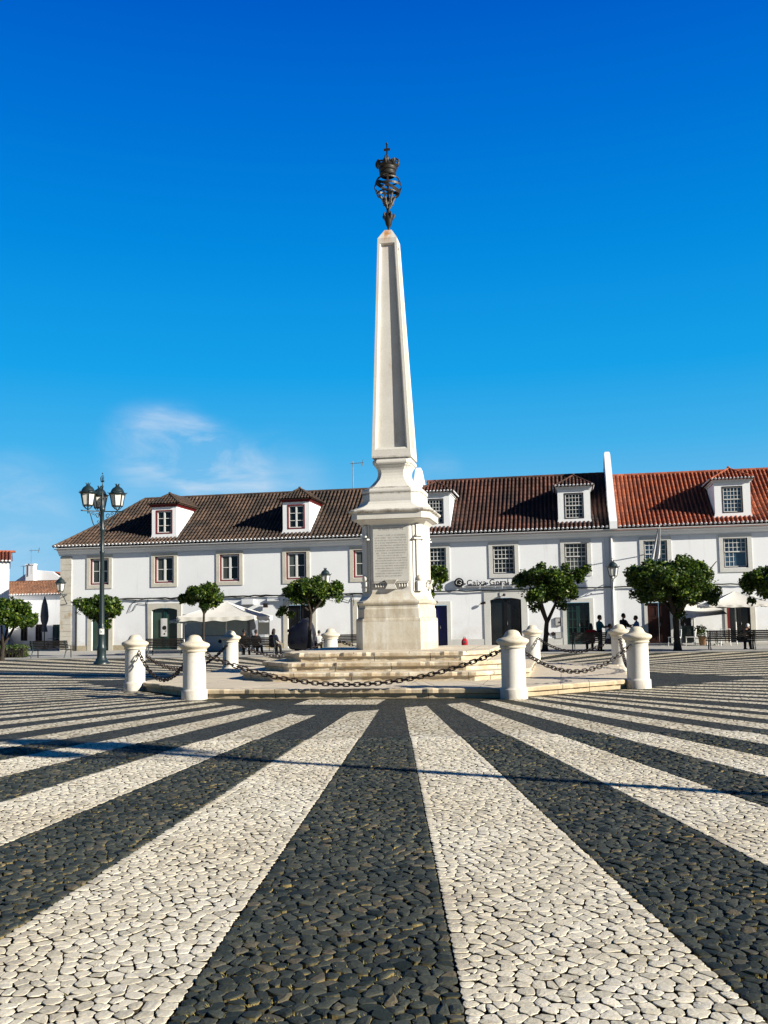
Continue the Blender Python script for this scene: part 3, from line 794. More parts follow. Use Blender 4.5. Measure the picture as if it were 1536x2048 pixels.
chl = ['long iron chain hanging across the front of the monument steps','short iron chain at the right front corner above the sunlit platform','iron chain at the right side hanging between the two overlapping bollards',
 'short iron chain at the right rear corner in front of the tree','long iron chain along the far side behind the obelisk','short iron chain at the left rear corner','long iron chain along the left side of the platform','short deep-hanging iron chain between the two left front bollards']
sags = [.66,.50,.66,.42,.6,.45,.62,.62]
def link_mesh(mb, p, t, roll, L=.150, W=.040, r_=.0155):
    t = t.normalized(); side = t.cross(Vector((0,0,1)))
    if side.length < 1e-3: side = Vector((1,0,0))
    side.normalize(); upv = side.cross(t)
    a = side*math.cos(roll)+upv*math.sin(roll)
    pts = []
    h = L/2-W
    for k in range(7): 
        an = -math.pi/2+math.pi*k/6; pts.append(p+t*(h+W*math.cos(an))+a*W*math.sin(an))
    for k in range(7):
        an = math.pi/2+math.pi*k/6; pts.append(p+t*(-h+W*math.cos(an))+a*W*math.sin(an))
    mb.tube(pts, r_*.86, 6, closed=True)
for i in range(8):
    p, q = Vector((*bp[i],.955)), Vector((*bp[(i+1) % 8],.955))
    d = (q-p).normalized(); p = p+d*.235; q = q-d*.235
    span = (q-p).length; sag = sags[i]
    def pt(s): return p+(q-p)*s-Vector((0,0,sag*4*s*(1-s)))
    mb = MB(); S_ = [0]; ss = [k/800 for k in range(801)]
    for k in range(800): S_.append(S_[-1]+(pt(ss[k+1])-pt(ss[k])).length)
    n = round(S_[-1]/.112); k = 0
    for j in range(n):
        target = (j+.5)*S_[-1]/n
        while S_[k] < target: k += 1
        s = ss[k]; link_mesh(mb, pt(s), pt(min(1,s+.01))-pt(max(0,s-.01)), 0.35 if j % 2 else 1.92, S_[-1]/n+.042)
    for e, sg in ((p, -1), (q, 1)):
        c0 = e+d*sg*.03
        mb.tube([c0+Vector((d.x*.03*math.cos(a)*1., d.y*.03*math.cos(a), .045*math.sin(a))) for a in [2*math.pi*k_/10 for k_ in range(10)]], .011, 6, closed=True)
    o = mb.build('chain', M['chain']); tag(o, chl[i], 'chain', 'iron chains between the bollards')

# ------------------------------------------------------------------ lanterns and lamp posts
def lantern_parts(parent, s=1., z0=0., x=0., y=0., rot=0.):
    """hexagonal street lantern; its foot at z0"""
    T = Matrix.Translation((x,y,z0)) @ Matrix.Rotation(rot, 4, 'Z') @ Matrix.Scale(s, 4)
    fr = MB(); gl = MB()
    rb, rtp, zb_, zt_ = .215, .315, .18, .70
    hexr = lambda r_, z: [(r_*math.cos(k*math.pi/3), r_*math.sin(k*math.pi/3), z) for k in range(6)]
    gl.loft([[tuple(T @ Vector(p)) for p in hexr(rb*.93, zb_)], [tuple(T @ Vector(p)) for p in hexr(rtp*.93, zt_)]])
    for k in range(6):
        a, b = hexr(rb, zb_)[k], hexr(rtp, zt_)[k]
        fr.tube([a, b], .020, 6, M=T)
        fr.tube([(.02*math.cos(k*math.pi/3), .02*math.sin(k*math.pi/3), .02), (.11*math.cos(k*math.pi/3), .11*math.sin(k*math.pi/3), .07), (rb*math.cos(k*math.pi/3), rb*math.sin(k*math.pi/3), zb_)], .016, 5, M=T)
        fr.tube([(x_*.35*math.cos(k*math.pi/3), x_*.35*math.sin(k*math.pi/3), z) for x_, z in ((.93,.72),(1.12,.745),(1.14,.79))], [.02,.018,.012], 5, M=T)
    fr.loft([hexr(r_, z) for r_, z in ((rb-.01,zb_-.03),(rb+.03,zb_-.02),(rb+.03,zb_+.015),(rb-.01,zb_+.02))]) if False else None
    fr.lathe([(rb*1.02,zb_-.02),(rb*1.08,zb_-.01),(rb*1.08,zb_+.02),(rb*.98,zb_+.03)], 6, M=T, smooth=False)
    fr.lathe([(rtp*1.02,zt_-.03),(rtp*1.10,zt_-.01),(rtp*1.16,zt_+.02),(rtp*1.16,zt_+.04),(rtp*.92,zt_+.06),(rtp*.86,zt_+.12),(rtp*.76,zt_+.19),(rtp*.58,zt_+.26),(rtp*.36,zt_+.30),(rtp*.30,zt_+.33),(rtp*.22,zt_+.35)], 18, M=T)
    for k in range(6):
        a = k*math.pi/3
        fr.tube([(.03*math.cos(a),.03*math.sin(a),zt_+.33),(.075*math.cos(a),.075*math.sin(a),zt_+.40),(.105*math.cos(a),.105*math.sin(a),zt_+.45)], [.02,.02,.006], 5, M=T)
    fr.lathe([(.012,-.16),(.028,-.10),(.03,-.07),(.012,-.04),(.03,-.01),(.045,.02),(.03,.04)], 8, M=T)
    f_ = fr.build('lantern', M['lamp_iron'], parent)
    gl.build('lantern_glass', M['milk_glass'], f_)
    return f_
def lamp_post(label, loc, group=None):
    t = thing('street_lamp', label, 'street lamp', loc, 0, group)
    mb = MB()
    mb.lathe([(.34,-.02),(.34,.05),(.31,.09),(.26,.11),(.24,.2),(.20,.26),(.185,.34),(.19,.62),(.205,.66),(.17,.74),(.155,.8),(.140,1.45),(.165,1.50),(.125,1.56),(.108,1.7),(.084,4.6),(.105,4.65),(.105,4.72),(.082,4.76),(.078,5.55),(.11,5.6),(.11,5.68),(.08,5.75),(.075,6.42),(.12,6.46),(.12,6.55),(.075,6.62),(.06,6.9),(.035,7.2),(.03,7.45),(.05,7.47),(.05,7.51),(.022,7.54),(.022,7.66)], 20)
    mb.build('pole', M['lamp_iron'], t)
    fb = MB(); fb.box(-.07,.07,-.02,.02,7.68,7.73)
    fb.tube([(-.06,0,7.72),(-.07,0,7.85),(-.045,0,7.96)], [.03,.035,.01], 6); fb.tube([(.06,0,7.72),(.03,0,7.80),(.055,0,7.88),(.035,0,7.97)], [.03,.03,.025,.01], 6); fb.ball((0,0,8.05),.03,nu=8,nv=6); fb.tube([(0,0,7.66),(0,0,8.0)],.014,6)
    fb.build('finial', M['lamp_iron'], t)
    for a in (R(228), R(17), R(128)):
        Ma = Matrix.Rotation(a, 4, 'Z'); ab_ = MB()
        ab_.tube([(.06,0,6.42),(.86,0,6.42)], .024, 6, M=Ma); ab_.ball((.88,0,6.42),(.05,.03,.03),M=Ma,nu=8,nv=6)
        ab_.tube([(.10+.50*t, 0, 5.74+.64*t**1.9+.10*math.sin(t*9)) for t in [i/14 for i in range(15)]], .022, 6, M=Ma)
        ab_.tube([(.22+.10*math.cos(t)*(1-t/9), 0, 6.22+.12*math.sin(t)*(1-t/9)) for t in [i*.45 for i in range(17)]], .018, 5, M=Ma)
        ab_.tube([(.40+.07*math.cos(t)*(1-t/9), 0, 6.31+.07*math.sin(t)*(1-t/9)) for t in [i*.45 for i in range(15)]], .015, 5, M=Ma)
        ab_.tube([(.16+.06*math.cos(t)*(1-t/9), 0, 5.95+.09*math.sin(t)*(1-t/9)) for t in [i*.45 for i in range(15)]], .015, 5, M=Ma)
        ab_.build('arm', M['lamp_iron'], t)
        lantern_parts(t, 1.0, 6.46, .62*math.cos(a), .62*math.sin(a), a+.3)
    return t
lp = lamp_post('tall dark green street lamp with three lanterns, standing alone at the left', (-14.66,11.59,0), 'three-lantern street lamps in the square')
st = MB(); st.lathe([(.160,1.30),(.160,1.53)], 20, cap=False)
st = MB()
v = []
for k in range(7):
    a = R(-103)+R(80)*k/6
    v.append((.153*math.cos(a), .153*math.sin(a), 1.24)); 
for k in range(7):
    a = R(-103)+R(80)*k/6
    v.append((.150*math.cos(a), .150*math.sin(a), 1.52))
st.add(v, [(k,k+1,k+8,k+7) for k in range(6)])
for z0_, z1_, k0, k1 in ((1.30,1.38,2,3),(1.36,1.42,2,5),(1.30,1.36,4,5),(1.42,1.47,4,5)):
    a0, a1 = R(-103)+R(80)*k0/6, R(-103)+R(80)*k1/6
    st.add([(.1555*math.cos(a0),.1555*math.sin(a0),z0_),(.1555*math.cos(a1),.1555*math.sin(a1),z0_),(.1540*math.cos(a1),.1540*math.sin(a1),z1_),(.1540*math.cos(a0),.1540*math.sin(a0),z1_)], [(0,1,2,3)], 1)
st.build('sticker', [M['white_paint'], M['sign']], lp)
# the twin of that lamp stands just outside the picture; its long shadow crosses the foreground
lp2 = lamp_post('three-lantern street lamp whose thin shadow crosses the foreground', (13.3,-18.6,0), 'three-lantern street lamps in the square')

# ------------------------------------------------------------------ houses
YF = 30.0
def wall_with_holes(mb, x0, x1, z0, z1, holes, y, depth=.22, mi=0):
    xs = sorted({x0, x1, *[h[0] for h in holes], *[h[1] for h in holes]})
    zs = sorted({z0, z1, *[h[2] for h in holes], *[h[3] for h in holes]})
    xs = [x for x in xs if x0 <= x <= x1]; zs = [z for z in zs if z0 <= z <= z1]
    for i in range(len(xs)-1):
        for j in range(len(zs)-1):
            cx, cz = (xs[i]+xs[i+1])/2, (zs[j]+zs[j+1])/2
            if any(h[0] < cx < h[1] and h[2] < cz < h[3] for h in holes): continue
            mb.quad((xs[i],y,zs[j]),(xs[i+1],y,zs[j]),(xs[i+1],y,zs[j+1]),(xs[i],y,zs[j+1]), mi)
    for a, b, c, d in holes:
        mb.quad((a,y,c),(a,y,d),(a,y+depth,d),(a,y+depth,c), mi); mb.quad((b,y,c),(b,y+depth,c),(b,y+depth,d),(b,y,d), mi)
        mb.quad((a,y,d),(b,y,d),(b,y+depth,d),(a,y+depth,d), mi); mb.quad((a,y,c),(a,y+depth,c),(b,y+depth,c),(b,y,c), mi)
def frame_ring(mb, xa, xb, za, zb, t, y0, y1, mi=0, bottom=True):
    """rectangular frame of thickness t, outside edge given"""
    mb.box(xa, xa+t, y0, y1, za, zb, mi); mb.box(xb-t, xb, y0, y1, za, zb, mi)
    mb.box(xa+t, xb-t, y0, y1, zb-t, zb, mi)
    if bottom: mb.box(xa+t, xb-t, y0, y1, za, za+t, mi)
def casement(parent, cx, z0, z1, wd, y, rows=2, curtain=True):
    """red framed casement with a white sash, two leaves"""
    xa, xb = cx-wd/2, cx+wd/2
    f = MB(); frame_ring(f, xa, xb, z0, z1, .085, y+.03, y+.20)
    w_ = f.build('window', M['red_paint'], parent)
    s = MB(); a, b, c, d = xa+.085, xb-.085, z0+.085, z1-.085
    frame_ring(s, a, b, c, d, .075, y+.10, y+.16)
    s.box(cx-.065, cx+.065, y+.095, y+.165, c+.075, d-.075)
    for k in range(1, rows):
        zz = c+(d-c)*k/rows
        s.box(a+.075, cx-.065, y+.11, y+.15, zz-.022, zz+.022); s.box(cx+.065, b-.075, y+.11, y+.15, zz-.022, zz+.022)
    s.build('sash', M['white_paint'], w_)
    g = MB(); g.quad((a,y+.14,c),(cx,y+.14,c),(cx,y+.14,d),(a,y+.14,d)); g.quad((cx,y+.14,c),(b,y+.14,c),(b,y+.14,d),(cx,y+.14,d), 1)
    g.build('pane', [M['glass_curtain'] if curtain else M['glass'], M['glass']], w_)
    return w_
def lattice(parent, cx, z0, z1, wd, y, glass='glass', half=False):
    """sliding sash window with many small panes"""
    xa, xb = cx-wd/2, cx+wd/2
    f = MB(); frame_ring(f, xa, xb, z0, z1, .05, y+.04, y+.20)
    w_ = f.build('window', M['dark_paint'], parent)
    s = MB(); a, b, c, d = xa+.05, xb-.05, z0+.05, z1-.05; mid = (c+d)/2+.02
    for (p, q, yy) in ((mid, d, y+.09), (c, mid+.03, y+.125)):
        frame_ring(s, a, b, p, q, .05, yy, yy+.035)
        nx = 5; nz = 3
        for i in range(1, nx):
            if half and yy > y+.1 and i > 2: continue
            x = a+.05+(b-a-.1)*i/nx; s.box(x-.014, x+.014, yy+.004, yy+.03, p+.05, q-.05)
        for j in range(1, nz):
            zz = p+(q-p)*j/nz; s.box(a+.05, (b-.05) if not (half and yy > y+.1) else a+.05+(b-a-.1)*.45, yy+.006, yy+.028, zz-.013, zz+.013)
    s.build('sash', M['white_paint'], w_)
    g = MB(); g.quad((a,y+.15,c),(b,y+.15,c),(b,y+.15,d),(a,y+.15,d)); g.build('pane', M[glass], w_)
    return w_
def surround(parent, xa, xb, za, zb, t, m, sill=True, y=YF, th_=.045):
    s = MB(); frame_ring(s, xa, xb, za, zb, t, y-th_, y+.02, 0, sill)
    return s.build('surround', M[m], parent)
def tiles(mb, P0, U, V, ulen, vfun, pitch=.245, amp=.075, course=.42, sag=0., vmax=1., caps=True):
    """barrel tiles: columns along U, each a row of overlapping half rounds running up V"""
    U = Vector(U).normalized(); V = Vector(V).normalized(); N = U.cross(V)
    if N.z < 0: N = -N
    n = max(1, round(ulen/pitch)); p = ulen/n; K = 6
    P0 = Vector(P0)
    def add_strip(prof, v0, v1, lift, smooth=True):
        nr = max(1, math.ceil((v1-v0)/course)); jig = random.uniform(-.012,.012)
        for r_ in range(nr):
            a, b = v0+(v1-v0)*r_/nr, v0+(v1-v0)*(r_+1)/nr+.02
            dr = random.uniform(-.006,.006)
            vs = []
            for (v_, up_, sc) in ((a, lift+.022, 1.06), (b, lift, .96)):
                for (x, z) in prof:
                    sg = -sag*math.sin(math.pi*min(1, v_/vmax)) if sag else 0
                    vs.append(tuple(P0+U*(x[0]+(x[1])*sc+jig*v_*.2)+V*v_+N*(z*sc+up_+sg+dr)))
            m_ = len(prof)
            mb.add(vs, [(k, k+1, m_+k+1, m_+k) for k in range(m_-1)], 0, smooth)
    for i in range(n):
        uc = (i+.5)*p
        v0, v1 = vfun(uc)
        if v1-v0 < .05: continue
        cover = [((uc, -.30*p*math.cos(math.pi*k/K)), amp*math.sin(math.pi*k/K)+.012) for k in range(K+1)]
        add_strip(cover, v0, v1, 0.)
        ch = [((uc+.5*p, -.34*p*math.cos(math.pi*k/4)), -.035*math.sin(math.pi*k/4)+.018) for k in range(5)]
        vb0, vb1 = vfun(min(ulen-1e-3, uc+.5*p))
        if vb1-vb0 > .05: add_strip(ch, vb0+.03, vb1, 0., True)
        if caps:                             # mortared white tile ends at the eave
            c0 = P0+U*uc+V*(v0-.004)
            vs = [tuple(c0+U*(-.32*p*math.cos(math.pi*k/K))+N*((amp*math.sin(math.pi*k/K)+.012)*1.06+.022)) for k in range(K+1)]
            mb.add(vs+[tuple(c0-N*.01)], [(k+1, k, K+1) for k in range(K)], 1)
            vs2 = [tuple(Vector(q)+V*.055+N*.006) for q in vs]; vs1 = [tuple(Vector(q)+N*.006) for q in vs]
            mb.add(vs1+vs2, [(k, k+1, K+2+k, K+1+k) for k in range(K)], 1, True)
    return mb
def hip_tube(mb, a, b, r_=.075, n=7):
    a, b = Vector(a), Vector(b); L = (b-a).length; k = max(2, int(L/.42))
    for i in range(k):
        p, q = a+(b-a)*(i/k), a+(b-a)*((i+1)/k+.03)
        mb.tube([p, q], [r_*1.1, r_*.92], n, cap=False)
EZ, EY = 6.62, 29.5
def main_roof(parent, x0, x1, rx0, rx1, zr, m, hip_left=False, ry=34.5):
    mb = MB()
    rise, run = zr-EZ, ry-EY; L = math.hypot(rise, run)
    V = (0, run/L, rise/L)
    def vf(u):
        x = x0+u
        if hip_left and x < rx0: return (0, L*(x-x0)/(rx0-x0))
        return (0, L)
    tiles(mb, (x0,EY,EZ), (1,0,0), V, x1-x0, vf, sag=.10, vmax=L)
    # underlay and rear slope
    a = (x0,EY,EZ-.04); b = (x1,EY,EZ-.04); c = (rx1,ry,zr-.06); d = (rx0,ry,zr-.06)
    u = [p for p in (a,b,c,d)]
    mb.add([(x0,EY+.05,EZ-.16),(x1,EY+.05,EZ-.16),(rx1,ry,zr-.16),(rx0,ry,zr-.16)], [(0,1,2,3)], 0)
    mb.add([(rx0,ry,zr),(rx1,ry,zr),(x1,ry+6,EZ),(x0,ry+6,EZ)], [(3,2,1,0)], 0)
    if hip_left:
        mb.add([(x0,EY,EZ),(rx0,ry,zr),(x0,ry+6,EZ)], [(0,1,2)], 0)
        k = 8; pts = [Vector((x0,EY,EZ)).lerp(Vector((rx0,ry,zr)), t/k)+Vector((0,-.02,.03-.10*math.sin(math.pi*t/k))) for t in range(k+1)]
        for i in range(k): hip_tube(mb, pts[i], pts[i+1], .085)
    hip_tube(mb, (rx0,ry,zr+.02), (rx1,ry,zr+.02), .10)
    return mb.build('roof', [M[m], M['plaster_trim']], parent)
def dormer(parent, cx, wd, zc, m, glass, red, wz=(7.28,8.78), ww=1.1):
    """small roofed dormer with flared feet, standing on the slope just behind the eave"""
    y0 = 30.1; hw = wd/2; ze = zc
    mb = MB()
    hole = (cx-ww/2, cx+ww/2, wz[0], wz[1])
    wall_with_holes(mb, cx-hw, cx+hw, 7.30, ze, [hole], y0, .16)
    # flared skirt
    k = 5
    zz = [7.30-.50*t/k for t in range(k+1)]; fl = [.24*(t/k)**1.6 for t in range(k+1)]
    zz.append(6.62); fl.append(.24)
    ys = [y0-.02*(t/k) for t in range(k+1)]+[y0-.02]
    for i in range(len(zz)-1):
        mb.quad((cx-hw-fl[i+1],ys[i+1],zz[i+1]),(cx+hw+fl[i+1],ys[i+1],zz[i+1]),(cx+hw+fl[i],ys[i],zz[i]),(cx-hw-fl[i],ys[i],zz[i]))
        for sg in (-1,1):
            a = (cx+sg*(hw+fl[i]),ys[i],zz[i]); b = (cx+sg*(hw+fl[i+1]),ys[i+1],zz[i+1])
            mb.quad(a,b,(b[0],34.4,b[2]),(a[0],34.4,a[2]))
    for sg in (-1,1): mb.quad((cx+sg*hw,y0,7.30),(cx+sg*hw,34.4,7.30),(cx+sg*hw,34.4,ze),(cx+sg*hw,y0,ze))
    # cornice under its eaves
    d = mb.build('dormer', M['plaster'], parent)
    eb = MB(); o = .13
    for i, (o_, z_) in enumerate(((.05,ze-.12),(.12,ze-.03))):
        eb.box(cx-hw-o_, cx+hw+o_, y0-o_, 34.3, z_-.0, z_+(.09 if i == 0 else .07))
    eb.build('dormer_cornice', M['red_paint'] if red else M['plaster_trim'], d)
    rb = MB(); ov = .22; ez = ze+.06; ax, ay, az = cx, y0+.85, ze+.78
    e0 = Vector((cx-hw-ov, y0-ov, ez)); ul = 2*(hw+ov)
    vrun = ay-(y0-ov); vr = az-ez; Lf = math.hypot(vrun, vr)
    tiles(rb, e0, (1,0,0), (0,vrun,vr), ul, lambda u: (0, Lf*(1-abs(u-ul/2)/(ul/2))), pitch=.20, amp=.05, course=.34, caps=not red)
    Ls = math.hypot(hw+ov, vr); sl = 34.3-(y0-ov)
    for sg in (1,-1):
        tiles(rb, (cx+sg*(hw+ov), y0-ov, ez), (0,1,0), (-sg*(hw+ov),0,vr), sl, lambda u: (0, Ls*min(1, u/vrun)), pitch=.20, amp=.05, course=.34, caps=not red)
        hip_tube(rb, (cx+sg*(hw+ov),y0-ov,ez+.03), (ax,ay,az+.05), .06)
        rb.add([(cx+sg*(hw+ov),y0-ov,ez-.03),(ax,ay,az-.03),(ax,34.3,az-.03),(cx+sg*(hw+ov),34.3,ez-.03)], [(0,1,2,3)])
    rb.add([tuple(e0-Vector((0,0,.03))),(cx+hw+ov,y0-ov,ez-.03),(ax,ay,az-.03)], [(0,1,2)])
    hip_tube(rb, (ax,ay-.03,az+.05), (ax,34.2,az+.05), .07); rb.ball((ax,ay,az+.10),(.09,.09,.07),nu=8,nv=6)
    rb.build('dormer_roof', [M[m], M['plaster_trim']], d)
    # window of the dormer as one sub-part
    s = MB(); xa, xb, c, e = hole[0], hole[1], hole[2], hole[3]
    if red:
        frame_ring(s, xa-.0, xb+.0, c, e, .07, y0-.015, y0+.14, 0)
        a, b = xa+.07, xb-.07; c2, e2 = c+.07, e-.07
        frame_ring(s, a, b, c2, e2, .06, y0+.04, y0+.09, 1); s.box(cx-.045,cx+.045,y0+.035,y0+.095,c2+.06,e2-.06,1)
        for k_ in (1,2):
            z_ = c2+(e2-c2)*k_/3; s.box(a+.06,cx-.045,y0+.05,y0+.085,z_-.018,z_+.018,1); s.box(cx+.045,b-.06,y0+.05,y0+.085,z_-.018,z_+.018,1)
    else:
        frame_ring(s, xa, xb, c, e, .05, y0-.015, y0+.14, 0)
        a, b = xa+.05, xb-.05; c2, e2 = c+.05, e-.05; mid = (c2+e2)/2
        for p_, q_, yy in ((mid,e2,y0+.04),(c2,mid+.02,y0+.07)):
            frame_ring(s, a, b, p_, q_, .045, yy, yy+.025, 1)
            for i in range(1,5):
                x = a+.045+(b-a-.09)*i/5; s.box(x-.013,x+.013,yy+.003,yy+.022,p_+.045,q_-.045,1)
            for j in (1,2):
                z_ = p_+(q_-p_)*j/3; s.box(a+.045,b-.045,yy+.005,yy+.02,z_-.012,z_+.012,1)
    s.quad((xa,y0+.11,c),(xb,y0+.11,c),(xb,y0+.11,e),(xa,y0+.11,e),2)
    s.build('dormer_window', [M['red_paint' if red else 'dark_paint'], M['white_paint'], M[glass]], d)
    return d
def cornice(parent, x0, x1):
    c = MB(); P = [(.0,6.08),(.03,6.08),(.03,6.16),(.10,6.20),(.16,6.27),(.20,6.36),(.34,6.40),(.34,6.46),(.42,6.48),(.46,6.52),(.46,6.545),(.0,6.545)]
    L_ = [(x0, YF-d, z) for d, z in P]; R_ = [(x1, YF-d, z) for d, z in P]; n = len(P)
    c.add(L_+R_, [(k, k+1, n+k+1, n+k) for k in range(n-1)]); c.add(L_, [tuple(range(n))]); c.add(R_, [tuple(range(n))])
    return c.build('cornice', M['plaster_trim'], parent)
def door_surround(parent, xa, xb, zt, t, m, head=.0, arch=0., z0=.03, key=False):
    """stone door frame, with a segmental arch when arch > 0; xa..xb is the clear opening"""
    s = MB(); s.box(xa-t, xa, YF-.05, YF+.02, z0, zt-arch+.001); s.box(xb, xb+t, YF-.05, YF+.02, z0, zt-arch+.001)
    n = 10; cx = (xa+xb)/2; hw = (xb-xa)/2
    top = zt+t+head
    zc = lambda x: zt-arch*((x-cx)/hw)**2
    for k in range(n):
        p, q = xa+2*hw*k/n, xa+2*hw*(k+1)/n
        v = [(p,YF-.05,zc(p)),(q,YF-.05,zc(q)),(q,YF-.05,top),(p,YF-.05,top),(p,YF+.12,zc(p)),(q,YF+.12,zc(q)),(q,YF+.12,top),(p,YF+.12,top)]
        s.add(v, [(0,1,2,3),(0,4,5,1),(3,2,6,7)])
    for sg, x in ((-1,xa),(1,xb)):
        s.box(min(x,x+sg*t), max(x,x+sg*t), YF-.05, YF+.02, zt-arch+.001, top)
    if key: s.box(xa-t-.05, xb+t+.05, YF-.09, YF-.05, top-.09, top)
    return s.build('surround', M[m], parent)
def leaf_door(parent, xa, xb, z0, z1, m, glass=None, leaves=2, rails=3, y=YF, lab=None, bars=False):
    d = MB(); hw = (xb-xa)/leaves
    for k in range(leaves):
        a, b = xa+hw*k+.008, xa+hw*(k+1)-.008
        if glass:
            frame_ring(d, a, b, z0, z1, .09, y+.10, y+.17)
            if bars:
                for j in range(1, 5): zz = z0+(z1-z0)*j/5; d.box(a+.09,b-.09,y+.11,y+.15,zz-.02,zz+.02)
                d.box((a+b)/2-.018,(a+b)/2+.018,y+.112,y+.148,z0+.09,z1-.09)
        else:
            d.box(a, b, y+.12, y+.17, z0, z1)
            for j in range(rails):
                za, zb = z0+.12+(z1-z0-.2)*j/rails, z0+.02+(z1-z0-.2)*(j+1)/rails
                frame_ring(d, a+.09, b-.09, za, zb, .05, y+.095, y+.12)
    o = d.build('door', M[m], parent, lab)
    if glass:
        g = MB(); g.quad((xa,y+.15,z0),(xb,y+.15,z0),(xb,y+.15,z1),(xa,y+.15,z1)); g.build('pane', M[glass], o)
    hd = MB(); hd.ball(((xa+xb)/2+.07, y+.08, z0+(z1-z0)*.45), .03, nu=8, nv=6); hd.box((xa+xb)/2+.055,(xa+xb)/2+.085,y+.08,y+.10,z0+(z1-z0)*.42,z0+(z1-z0)*.5)
    hd.build('handle', M['antenna'], o)
    return o
WX = [-24.40,-20.03,-15.74,-11.48,-7.27,-2.95,1.07,5.20,9.63,13.94,18.25]
WZ0, WZ1, WH = 4.19, 5.90, .64
def win_hole(c): return (c-WH, c+WH, WZ0, WZ1)

# --- left house: dark mossy roof, red window frames
H1 = thing('house', 'long white two-storey house on the left with dark mossy tile roof and red window frames', 'house', (0,0,0), 0, None)
doors1 = [(-24.91,-23.75,.03,2.68),(-20.86,-19.16,.03,2.66),(-12.04,-10.54,.03,2.66),(-7.72,-6.62,.03,2.62)]
mb = MB(); wall_with_holes(mb, -27.05, -4.05, 0, 6.545, [win_hole(c) for c in WX[:5]]+doors1, YF)
mb.quad((-27.05,YF,0),(-27.05,YF+10,0),(-27.05,YF+10,6.545),(-27.05,YF,6.545))
mb.build('wall', M['plaster'], H1)
q_ = MB()
zq = .03; rq = random.Random(5)
while zq < 6.05:
    hq = rq.uniform(.32,.5); ztop = min(6.06, zq+hq)
    q_.box(-27.09, -26.31+rq.uniform(-.01,.01), YF-.05+rq.uniform(-.008,.008), YF+.5, zq, ztop-.012); zq += hq
q_.build('corner_stones', M['quoin'], H1)
for a, b in ((-26.31,-25.2),(-23.46,-21.22),(-18.8,-12.36),(-10.2,-8.02),(-6.3,-4.06)): MB().box(a, b, YF-.035, YF+.01, .02, .36).build('base_course', M['plinth_stone'], H1)
for i, c in enumerate(WX[:5]):
    w_ = casement(H1, c, WZ0, WZ1, 2*WH, YF)
    surround(w_, c-.865, c+.865, 3.94, 6.08, .225, 'surround')
cornice(H1, -27.2, -4.05)
main_roof(H1, -27.35, -4.0, -23.43, -4.0, 10.14, 'tile_dark', True)
dormer(H1, -20.08, 1.66, 9.10, 'tile_dark', 'glass', True); dormer(H1, -11.48, 1.70, 9.06, 'tile_dark', 'glass', True)
d_ = leaf_door(H1, -24.91, -23.75, .06, 2.40, 'green_paint', 'glass_shop', 2); door_surround(d_, -24.91, -23.75, 2.44, .29, 'surround', arch=.0)
# arched shop window
d_ = leaf_door(H1, -20.86, -19.16, .06, 2.62, 'green_paint', 'glass_shop', 2); door_surround(d_, -20.86, -19.16, 2.64, .28, 'surround', arch=.14)
po = MB(); po.box(-20.22,-19.88,YF+.085,YF+.095,.86,1.98); po.lathe([(.13,0),(.13,.012)],20,M=Matrix.Translation((-20.05,YF+.085,1.40)) @ Matrix.Rotation(R(90),4,'X'),mi=1,smooth=False)
po.lathe([(.05,0),(.05,.012)],14,M=Matrix.Translation((-20.05,YF+.085,1.02)) @ Matrix.Rotation(R(90),4,'X'),mi=1,smooth=False); po.box(-20.30,-20.25,YF+.088,YF+.094,.86,1.98)
po.build('poster', [M['white_paint'], M['dark_paint']], d_)
d_ = leaf_door(H1, -12.04, -10.54, .06, 2.62, 'black_wood', None, 2); door_surround(d_, -12.04, -10.54, 2.64, .28, 'surround', arch=.0)
d_ = leaf_door(H1, -7.72, -6.62, .06, 2.58, 'black_wood', None, 2); door_surround(d_, -7.72, -6.62, 2.60, .28, 'surround')
for x in (-25.95,):
    dp = MB(); dp.tube([(x,YF-.07,.03),(x,YF-.07,3.1)], .055, 8); dp.build('downpipe', M['cable'], H1)

# --- middle house: sash windows, dark red roof, bank on the ground floor
H2 = thing('house', 'white house right of the obelisk with dark red roof, small-paned sash windows and blue door', 'house')
doors2 = [(-3.32,-2.32,.03,2.46),(.22,2.00,.03,2.80),(4.57,5.86,.03,2.44)]
mb = MB(); wall_with_holes(mb, -4.05, 7.10, 0, 6.545, [win_hole(c) for c in WX[5:8]]+doors2, YF); mb.build('wall', M['plaster'], H2)
for a, b in ((-4.04,-3.55),(-2.1,-.16),(2.38,4.34),(6.09,7.09)): MB().box(a, b, YF-.035, YF+.01, .02, .42).build('base_course', M['surround_grey'], H2)
for c, g_ in zip(WX[5:8], ('glass','glass','glass_curtain')):
    w_ = lattice(H2, c, WZ0, WZ1, 2*WH, YF, g_); surround(w_, c-.865, c+.865, 3.95, 6.06, .225, 'surround_grey')
cornice(H2, -4.05, 7.10)
main_roof(H2, -4.0, 7.1, -4.0, 7.1, 10.45, 'tile_mid')
dormer(H2, -2.95, 1.85, 9.10, 'tile_mid', 'glass', False); dormer(H2, 5.20, 1.85, 9.10, 'tile_mid', 'glass', False)
d_ = leaf_door(H2, -3.32, -2.32, .06, 2.42, 'blue_paint', None, 1, lab='dark blue door beside the pedestal'); door_surround(d_, -3.32, -2.32, 2.44, .22, 'surround_grey')
d_ = leaf_door(H2, .22, 2.00, .06, 2.78, 'black_wood', 'glass', 2); door_surround(d_, .22, 2.00, 2.80, .36, 'surround_grey', head=.10, arch=.13, key=True)
d_ = leaf_door(H2, 4.57, 5.86, .06, 2.42, 'green_paint', 'glass', 2, bars=True, lab='dark green glazed double door'); door_surround(d_, 4.57, 5.86, 2.44, .22, 'surround_grey')
ps = MB(); ps.box(6.86,7.09,YF-.05,YF+.01,.42,6.08); ps.build('pilaster', M['plaster_trim'], H2)

